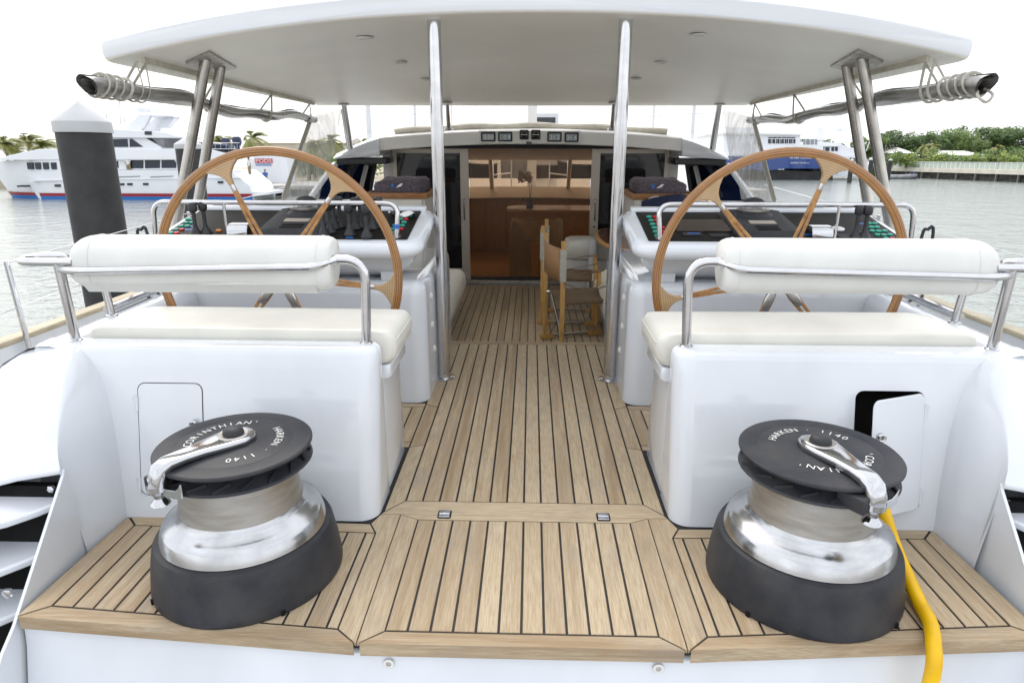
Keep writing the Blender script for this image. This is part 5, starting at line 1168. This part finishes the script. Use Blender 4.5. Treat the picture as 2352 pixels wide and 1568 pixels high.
ct = wempty('storage_container', (cq[0].x, YC, cq[0].z), label='white storage container with a red and white sign on the dock', cat='container')
m = MB(); m.box(cq[0].x, cq[1].x, YC, YC+2.4, zd, cq[1].z); wbuild(m, 'box', 'yacht_white', ct)
for i in range(22):
    m = MB(); xx = cq[0].x+.1+(cq[1].x-cq[0].x-.2)*i/21; m.box(xx-.03, xx+.03, YC-.03, YC+.01, zd+.1, cq[1].z-.1); wbuild(m, 'rib', 'yacht_white', ct)
sa, sb_ = atw(*f5(2088, 516), y=YC), atw(*f5(2228, 480), y=YC)
m = MB(); m.box(sa.x, sb_.x, YC-.08, YC-.035, sa.z, sb_.z); sg = wbuild(m, 'sign', 'sign_red', ct)
v, f = text_mesh('PODS', (sb_.z-sa.z)*1.15); wx = max(p[0] for p in v); k = (sb_.x-sa.x)*.46/wx
m = MB(); m.add([((sa.x+sb_.x)/2+p[0]*k, YC-.083, sa.z+(sb_.z-sa.z)*.12+p[1]) for p in v], f); wbuild(m, 'sign_lettering', 'roof_white', sg, ang=0)
for r_ in (523, 533):
    q0, q1 = atw(*f5(2092, r_+5), y=YC), atw(*f5(2222, r_), y=YC); m = MB(); m.box(q0.x, q1.x, YC-.05, YC-.034, q0.z, q1.z); wbuild(m, 'sign_line', 'boot_blue', ct)
kids(ct)
land = MB(); lx0 = atw(-200, 400, y=YP+30).x; land.box(lx0, atw(905, 400, y=YP+34).x, YP+22.6, YP+260, ZW-1, ZW+1.2); tag(wbuild(land, 'shore_land', 'sand'), kind='structure')
YS = YP+40
sh = wempty('dock_shed', (atw(700, 360, y=YS).x, YS, ZW+1.2), label='long pale flat roofed shed behind the storage container', cat='building')
q0, q1 = atw(*f5(2090, 430), y=YS), atw(*f5(2800, 322), y=YS)
m = MB(); m.box(q0.x, q1.x, YS, YS+15, ZW+1.2, q1.z-.6); wbuild(m, 'wall', 'wall_cream', sh); m = MB(); m.prism([(YS-.5, q1.z-.6), (YS+7.5, q1.z+.4), (YS+15.5, q1.z-.6)], q0.x-.5, q1.x+.5, lambda a, b, c: (c, a, b)); wbuild(m, 'roof', 'wall_cream', sh)
for i in range(5):
    m = MB(); xx = q0.x+1.5+(q1.x-q0.x-4)*i/4; m.box(xx, xx+1.4, YS-.05, YS+.05, ZW+2.6, ZW+4); wbuild(m, 'window', 'yacht_window', sh)
kids(sh)
def palm(base, h, seed, label, nf=26, fl=3.4, wind=.6, grp='palms on the port shore', lean=.08):
    rnd = random.Random(seed); g = wempty('palm_tree', base, label=label, cat='palm', group=grp)
    top = Vector((h*lean, 0, h)); m = MB(); pts = [Vector((h*lean*t*t, 0, h*t)) for t in [i/8 for i in range(9)]]
    m.tube(pts, [.24-.10*i/8 for i in range(9)], 9); wbuild(m, 'trunk', 'palm_trunk', g)
    for k in range(nf):
        az = 2*math.pi*k/nf+rnd.uniform(-.2, .2); el = rnd.uniform(-.25, 1.15); L = fl*rnd.uniform(.8, 1.15)
        d = Vector((math.cos(az), math.sin(az), 0)); mid = []
        for i in range(9):
            t = i/8; p = top+d*L*t*math.cos(el)*(1-.15*t)+Vector((0, 0, L*(math.sin(el)*t-.75*t*t*(.7+.3*math.cos(el)))))+Vector((wind*L*.55*t*t, 0, 0)); mid.append(p)
        m = MB()
        for i in range(8):
            for q in range(4):
                t = (i+q/4)/8; p = mid[i].lerp(mid[i+1], q/4); tg = (mid[i+1]-mid[i]).normalized(); sd_ = tg.cross(Vector((0, 0, 1)))
                if sd_.length < .05: sd_ = d.orthogonal()
                sd_.normalize(); ll = .75*math.sin(math.pi*(.12+.85*t))*fl/2.6
                for sg_ in (-1, 1):
                    e = p+sd_*sg_*ll*.75+tg*ll*.5-Vector((0, 0, ll*.38))+Vector((wind*ll*.3, 0, 0)); w2 = tg*.05
                    m.add([p-w2, p+w2, e], [(0, 1, 2)])
        m.tube(mid, [.03*(1-.8*i/8) for i in range(9)], 4); wbuild(m, 'frond', 'palm_green', g, ang=0)
    return g
ZL2 = ZW+1.2
def palm_px(px, py_top, y, seed, label, **k):   # crown top pixel
    t = atw(px, py_top, y=y); h = t.z-ZL2-.9; return palm((t.x-.08*h, y, ZL2), h, seed, label, **k)
palm_px(12, 318, YP+30, 1, 'leftmost wind blown palm at the picture edge behind the motor yacht bow')
palm_px(62, 312, YP+34, 2, 'wind blown palm behind the motor yacht bow, second from the left')
palm_px(92, 322, YP+27, 3, 'wind blown palm close beside the tall white capped piling')
palm_px(30, 330, YP+45, 4, 'farther palm between the two leftmost palms', fl=3)
palm_px(505, 314, YP+36, 5, 'palm top showing beside the raked canopy post behind the motor yacht')
palm_px(578, 302, YP+28, 6, 'palm above the storage container by the outboard motors', fl=3.0)
palm_px(640, 332, YP+60, 7, 'small distant palm over the roof of the dock shed')
palm_px(722, 318, YP+32, 8, 'palm seen through the left clear curtain, left one', fl=3)
palm_px(758, 308, YP+38, 9, 'palm seen through the left clear curtain, right one', fl=3)
palm_px(836, 318, YP+40, 10, 'palm seen past the left brow corner of the deckhouse', fl=3)

def tree(base, h, rx, seed, label, mat='leaf_a', grp='trees behind the seawall', n=1500, name='broadleaf_tree', leaf=.42, cat='tree'):
    rnd = random.Random(seed); g = wempty(name, base, label=label, cat=cat, group=grp)
    m = MB(); m.tube([(0, 0, 0), (.1, 0, h*.25), (0, .1, h*.6)], [.3, .24, .12], 8)
    for k in range(5):
        a = rnd.uniform(0, 6.28); m.tube([(.05, 0, h*.25+.05*k*h), (rx*.3*math.cos(a), rx*.3*math.sin(a), h*.5), (rx*.6*math.cos(a), rx*.6*math.sin(a), h*.68)], [.14, .1, .05], 6)
    wbuild(m, 'trunk', 'palm_trunk', g)
    bl = []
    for k in range(22):
        a = rnd.uniform(0, 6.28); q = rnd.random()**.5; zz = rnd.uniform(.22, .86)
        rr = rx*q*math.sqrt(max(.1, 1-((zz-.5)/.5)**2)); bl.append((Vector((rr*math.cos(a), rr*math.sin(a)*.8, h*zz)), rx*rnd.uniform(.2, .38)))
    m = MB()
    for i in range(n):
        c, r = bl[rnd.randrange(len(bl))]
        v = Vector((rnd.gauss(0, 1), rnd.gauss(0, 1), rnd.gauss(0, 1))).normalized()*r*rnd.uniform(.6, 1.05); v.z *= .75; p = c+v
        if p.z < .2: continue
        u = Vector((rnd.gauss(0, 1), rnd.gauss(0, 1), rnd.gauss(0, .6))).normalized(); w_ = u.orthogonal().normalized(); L = leaf*rnd.uniform(.6, 1.3)
        m.add([p-u*L, p-w_*L*.45, p+u*L, p+w_*L*.45], [(0, 1, 2, 3)])
    wbuild(m, 'crown', mat, g, ang=0); return g
for i, (px, pt, y, hb) in enumerate(((705, 352, YP+26, 2), (742, 355, YP+25, 2), (790, 350, YP+30, 2.6), (845, 346, YP+32, 3))):
    c = atw(px, pt, y=y); tree((c.x, y, ZL2), c.z-ZL2, hb, 50+i, ('low shrub seen through the left clear curtain, leftmost', 'low shrub below the palm in the left clear curtain', 'green shrub beside the left brow corner', 'green shrub left of the left front canopy post')[i], 'leaf_b', 'shrubs on the port shore', 500, 'shrub', .3, 'shrub')

# ---------------------------------------------------------------- boats ahead, seen over the brow and through the saloon
YM = 62
def boat(name, label, x0, x1, ptop, y, hullmat, cat='boat', house=True, hp=None):
    a, b = atw(x0, 392, y=y).x, atw(x1, 392, y=y).x; zt = atw((x0+x1)/2, ptop, y=y).z; L = b-a; c = (a+b)/2
    g = wempty(name, (c, y, ZW), label=label, cat=cat, group='boats moored ahead')
    rings = []
    for q, wd, up in ((0, .1, .35), (.12, .55, .2), (.35, .95, .05), (.7, 1, 0), (1, .85, .05)):
        x = -L/2+L*q; h = zt-ZW+up; hw = 2.0*wd
        rings.append([(x, -hw, h), (x+.2*(1-q), -hw*.7, -.4), (x+.2*(1-q), hw*.7, -.4), (x, hw, h)])
    m = MB(); m.loft(rings); wbuild(m, 'hull', hullmat, g, ang=30)
    if house:
        hz = atw((x0+x1)/2, hp, y=y).z-ZW; h0 = zt-ZW
        for j in range(3):
            k = j/3; m = MB(); m.box(-L*.3+L*.08*j, L*.34-L*.06*j, -1.5, 1.5, h0+(hz-h0)*k, h0+(hz-h0)*(k+.3)); wbuild(m, 'deck_house', 'yacht_white', g, bevel=.08)
            m = MB(); m.box(-L*.26+L*.08*j, L*.30-L*.06*j, -1.53, -1.49, h0+(hz-h0)*(k+.1), h0+(hz-h0)*(k+.22)); wbuild(m, 'window_band', 'yacht_window', g)
    return g
boat('motor_cruiser', 'tall white motor cruiser ahead, centred over the instrument brow', 1150, 1330, 380, YM, 'dark_hull', 'boat', True, 258)
boat('moored_boat', 'dark hulled boat moored ahead, left in the saloon windows', 1060, 1140, 377, YM-6, 'dark_hull', 'boat', False)
boat('moored_boat', 'grey hulled boat moored ahead, centre of the saloon windows', 1150, 1215, 368, YM-9, 'grey_hull', 'boat', False)
boat('moored_boat', 'dark hulled boat moored ahead, right in the saloon windows', 1280, 1375, 378, YM-4, 'dark_hull', 'boat', False)
jt = MB(); jt.box(-13, 24, YM+6, YM+14, ZW-1, ZW+1.3); tag(wbuild(jt, 'jetty', 'quay_concrete'), kind='structure')
for i, (px, y, r) in enumerate(((852, YM+5, .28), (957, YM+8, .16), (1585, YM+8, .2), (1495, YM+12, .12), (1040, YM+16, .1))):
    b_ = atw(px, 380, y=y); g = wempty('sailboat_mast', (b_.x, y, ZW+1), label=('thick pale mast of a moored sailboat, left over the deckhouse corner', 'thin pale mast left of the instrument brow', 'pale mast right of the instrument brow near the right front post', 'thin mast just right of the right big pole', 'thin mast beside the left inner front post')[i], cat='mast', group='far masts')
    m = MB(); m.lathe([(r, 0), (r*.8, 17)], 10); wbuild(m, 'pole', 'yacht_white', g)
    for q in (.45, .75):
        m = MB(); m.tube([(-1, 0, 17*q), (1, 0, 17*q)], .05, 6); wbuild(m, 'spreader', 'yacht_white', g)

# ---------------------------------------------------------------- starboard: blue boat, white yacht, seawall, houses, trees
YB = atw(1850, 414, z=ZW).y
f6 = lambda a, b: (1665.2+.292*a, 229.7+.292*b)
bb = wempty('catamaran_ship', (atw(1850, 400, y=YB).x, YB, ZW), label='blue and white twin hulled ship showing its lettered stern', cat='ship')
S6 = lambda pts, name, mat, y0, y1, par=bb, **k: slab(pts, name, mat, y0, y1, f6, par, YB, **k)
S6([(10, 440), (910, 440), (922, 540), (880, 582), (820, 548), (760, 540), (480, 540), (400, 548), (300, 560), (200, 545), (40, 545), (0, 520)], 'stern', 'hull_blue', 0, 30)
S6([(385, 545), (880, 575), (882, 636), (385, 640)], 'pontoon', 'dark_hull', 2, 28); S6([(-20, 545), (200, 560), (200, 640), (-20, 640)], 'pontoon', 'dark_hull', 2, 28)
S6([(0, 352), (780, 352), (790, 442), (0, 442)], 'main_deck', 'yacht_white', .6, 28); S6([(-10, 425), (915, 425), (915, 442), (-10, 442)], 'rub_band', 'yacht_white', -.1, 28)
S6([(20, 258), (640, 262), (640, 352), (20, 352)], 'upper_house', 'yacht_white', 3, 25); S6([(10, 250), (650, 262), (650, 274), (10, 266)], 'house_roof', 'roof_white', 2, 26)
for i in range(6): S6([(380+37*i, 290), (412+37*i, 290), (412+37*i, 340), (380+37*i, 340)], 'window', 'yacht_window', 2.9, 3.1)
S6([(60, 205), (510, 212), (510, 258), (60, 256)], 'bridge', 'yacht_white', 6, 20)
S6([(690, 305), (775, 305), (775, 350), (690, 350)], 'winch_drum', 'grey_hull', 3, 5)
for i in range(14):
    a = 330+34*i; m = MB(); m.tube([atw(*f6(a, 352), y=YB+.7), atw(*f6(a, 305), y=YB+.7)], .05, 6); wbuild(m, 'rail_post', 'yacht_white', bb)
m = MB(); m.tube([atw(*f6(330, 305), y=YB+.7), atw(*f6(780, 305), y=YB+.7)], .05, 6); wbuild(m, 'deck_rail', 'yacht_white', bb)
for txt, cx_, cy_, hh in (('SILVER CLOUD', 595, 462, 17), ('GEORGE TOWN C.I', 588, 501, 11)):
    c = atw(*f6(cx_, cy_), y=YB); sz = .292*hh*YB/FPX*1.45; v, f = text_mesh(txt, sz)
    m = MB(); m.add([(c.x+p[0], YB-.03, c.z+p[1]) for p in v], f); wbuild(m, 'stern_lettering', 'roof_white', bb, ang=0)
kids(bb)
wy = wempty('white_yacht', (atw(1990, 400, y=YB+6).x, YB+6, ZW), label='white motor yacht with mast and domes moored beside the blue ship', cat='yacht')
S7 = lambda pts, name, mat, y0, y1, **k: slab(pts, name, mat, y0+6, y1+6, f6, wy, YB, **k)
S7([(770, 440), (1180, 440), (1240, 470), (1240, 606), (800, 608)], 'hull', 'yacht_white', 0, 12)
S7([(1090, 455), (1230, 470), (1230, 490), (1090, 485)], 'window', 'yacht_window', -.1, .1)
S7([(800, 318), (1010, 330), (1100, 370), (1180, 372), (1180, 442), (790, 442)], 'house', 'yacht_white', 1, 11); S7([(815, 350), (1015, 355), (1020, 362), (815, 360)], 'visor', 'roof_white', .5, 11)
for i, a in enumerate((862, 905, 955, 985)): S7([(a, 366), (a+(34 if i < 2 else 22), 366), (a+(34 if i < 2 else 22), 400), (a, 400)], 'window', 'yacht_window', .9, 1.1)
S7([(870, 310), (890, 205), (925, 200), (940, 150), (948, 150), (940, 205), (950, 310)], 'radar_mast', 'yacht_white', 4, 6)
for a, b, c, r in ((985, 278, 330, 1.5), (890, 200, 250, .9)):
    q0, q1 = atw(*f6(a, c), y=YB+11), atw(*f6(a, b), y=YB+11); h = q1.z-q0.z; m = MB(); m.lathe([(r*.9, 0), (r, h*.4), (r*.8, h*.75), (.05, h)], 16, (q0.x, YB+11, q0.z)); wbuild(m, 'satellite_dome', 'yacht_white', wy)
m = MB(); m.tube([atw(*f6(1112, 400), y=YB+8), atw(*f6(1145, 310), y=YB+8)], .08, 6); fp = wbuild(m, 'flag_staff', 'yacht_white', wy)
q = [atw(*f6(*p), y=YB+8) for p in ((1145, 305), (1165, 318), (1158, 345), (1134, 340))]; m = MB(); m.loft([q, [p+Vector((0, .05, 0)) for p in q]]); wbuild(m, 'flag', 'hull_blue', fp)
kids(wy)
rb = wempty('inflatable_boat', atw(2063, 411, z=ZW), label='grey inflatable boat with dark outboards at the seawall end', cat='boat')
for g_ in (-1, 1):
    m = MB(); m.tube(smooth_path([(-3.6, g_*1.1, .5), (1.5, g_*1.1, .5), (3.0, g_*.7, .7), (3.6, 0, .85)], 5), .42, 10); wbuild(m, 'side_tube', 'grey_hull', rb, ang=60)
m = MB(); m.box(-3.4, 2, -1, 1, -.1, .35); wbuild(m, 'floor', 'grey_hull', rb)
for g_ in (-.5, .5):
    m = MB(); m.loft([[(3.2+x, g_+y, z) for x, y in rrect(-.3, .3, -.25, .25, .1, 3)] for z in (0, 1.5)]); wbuild(m, 'outboard', 'outboard_navy', rb)

A = atw(2352, 420, z=ZW); Bq = atw(2040, 406.5, z=ZW); dr_ = (A-Bq).normalized(); A2 = A+dr_*60; L = (A2-Bq).length
hz = lambda py, px, y: atw(px, py, y=y).z
zfence = atw(2200, 373, y=(A.y+Bq.y)/2).z; zcap = atw(2200, 387, y=(A.y+Bq.y)/2).z; zlow = atw(2200, 397, y=(A.y+Bq.y)/2).z
sw = wempty('seawall', Bq, rz=math.atan2(dr_.y, dr_.x), label='long concrete seawall on dark piles with a pale fence', cat='seawall')
m = MB(); m.box(0, L, .0, 1.6, zlow-ZW, zcap-ZW); wbuild(m, 'concrete_cap', 'wall_cream', sw, bevel=.04)
m = MB(); m.box(0, L, .5, 1.2, -1, zlow-ZW-.002); wbuild(m, 'sheet_wall', 'sheet_pile', sw)
npile = int(L/5.2)
for i in range(npile):
    x = .6+5.2*i; m = MB(); m.box(x-.16, x+.16, .1, .5, -1, zlow-ZW+.02); wbuild(m, 'wall_pile', 'wall_pile', sw, bevel=.03)
    for j in range(4):
        xx = x+1.3*j; m = MB(); m.box(xx-.05, xx+.05, .75, .85, zcap-ZW, zfence-ZW); wbuild(m, 'fence_post', 'roof_white', sw)
    m = MB(); m.box(x-.55, x+4.55, .78, .82, zcap-ZW+.05, zfence-ZW-.06); wbuild(m, 'fence_panel', 'fence_green', sw)
m = MB(); m.box(0, L, .72, .88, zfence-ZW-.005, zfence-ZW+.08); wbuild(m, 'fence_rail', 'roof_white', sw)
ld = MB(); nrm = Vector((-dr_.y, dr_.x, 0)); zl = zcap-.1
base = [Bq+nrm*1.7-dr_*55, A2+nrm*1.7+dr_*60, A2+nrm*260+dr_*60, Bq+nrm*260-dr_*55]
ld.prism([(p.x, p.y) for p in base], ZW-1, zl); tag(wbuild(ld, 'starboard_shore', 'grass_land', ang=0), kind='structure')
YT = YB+30
def house(x0, x1, pr, pe, y, label):
    a, b = atw(x0, pe, y=y), atw(x1, pe, y=y); zr = atw(x0, pr, y=y).z
    g = wempty('bungalow', ((a.x+b.x)/2, y, zl), label=label, cat='house', group='houses behind the seawall')
    m = MB(); m.box(a.x+.6, b.x-.6, y, y+8, zl, a.z); wbuild(m, 'wall', 'wall_cream', g)
    m = MB(); m.loft([[(a.x, y-.8, a.z), (b.x, y-.8, a.z), (b.x, y+8.8, a.z), (a.x, y+8.8, a.z)], [(a.x+3, y+4, zr), (b.x-3, y+4, zr), (b.x-3, y+4.2, zr), (a.x+3, y+4.2, zr)]]); wbuild(m, 'roof', 'roof_white', g, ang=0)
    for i in range(4):
        xx = a.x+1.5+(b.x-a.x-4.5)*i/3; m = MB(); m.box(xx, xx+1.5, y-.06, y+.06, zl+1, zl+2.2); wbuild(m, 'window', 'yacht_window', g)
    kids(g)
house(2150, 2265, 346, 357, YT-4, 'white roofed bungalow among trees behind the fence'); house(2055, 2100, 339, 352, YT+2, 'pale building partly behind trees near the white yacht')
rt = random.Random(11)
spots = [(1780, 318, 14), (1835, 316, 16), (1900, 318, 18), (2000, 312, 8), (2036, 308, 16), (2072, 300, 12), (2108, 298, 16), (2140, 305, 9), (2178, 302, 17), (2212, 298, 10), (2248, 290, 16), (2282, 292, 11), (2310, 288, 18), (2345, 292, 12), (2385, 286, 16), (2420, 290, 9)]
names = ['first', 'second', 'third', 'fourth', 'fifth', 'sixth', 'seventh', 'eighth', 'ninth', 'tenth', 'eleventh', 'twelfth', 'thirteenth', 'fourteenth', 'fifteenth', 'sixteenth']
for i, (px, pt, dy) in enumerate(spots):
    y = YT+dy; c = atw(px, pt, y=y); h = c.z-zl; tree((c.x, y, zl), h*1.06, h*rt.uniform(.50, .66), 100+i, 'dark green broadleaf tree behind the seawall, %s from the left' % names[i], 'leaf_a' if i % 3 else 'leaf_b', n=3400, leaf=.36)
for i, (px, pt, dy) in enumerate(((2045, 348, -8), (2085, 352, -9), (2120, 342, -6), (2160, 352, -12), (2195, 357, -13), (2235, 356, -12), (2275, 345, -6), (2305, 352, -10), (2330, 340, -5), (2365, 345, -8))):
    y = YT+dy; c = atw(px, pt, y=y); h = max(1.5, c.z-zl); tree((c.x, y, zl), h*1.05, h*.75+.8, 200+i, 'bright green bush above the seawall fence, %s from the left' % names[i], 'leaf_c' if i % 2 else 'leaf_b', 'bushes behind the fence', 900, 'bush', .32, 'bush')
for i, (px, pt) in enumerate(((2126, 330), (2145, 326), (2290, 330))):
    t = atw(px, pt, y=YT-7+2*i); palm((t.x, t.y, zl), t.z-zl-.8, 40+i, ('palm in front of the white roofed bungalow, left of a pair', 'palm in front of the white roofed bungalow, right of a pair', 'palm in front of the tall trees right of the bungalow')[i], 13, 2.6, .1, 'palms behind the seawall', .02)

# ================================================================ put the boat into the level world
for o in TOP:
    if not o.get('_w'): o.matrix_basis = BOAT @ o.matrix_basis
for o in list(bpy.data.objects):
    if '_w' in o.keys(): del o['_w']
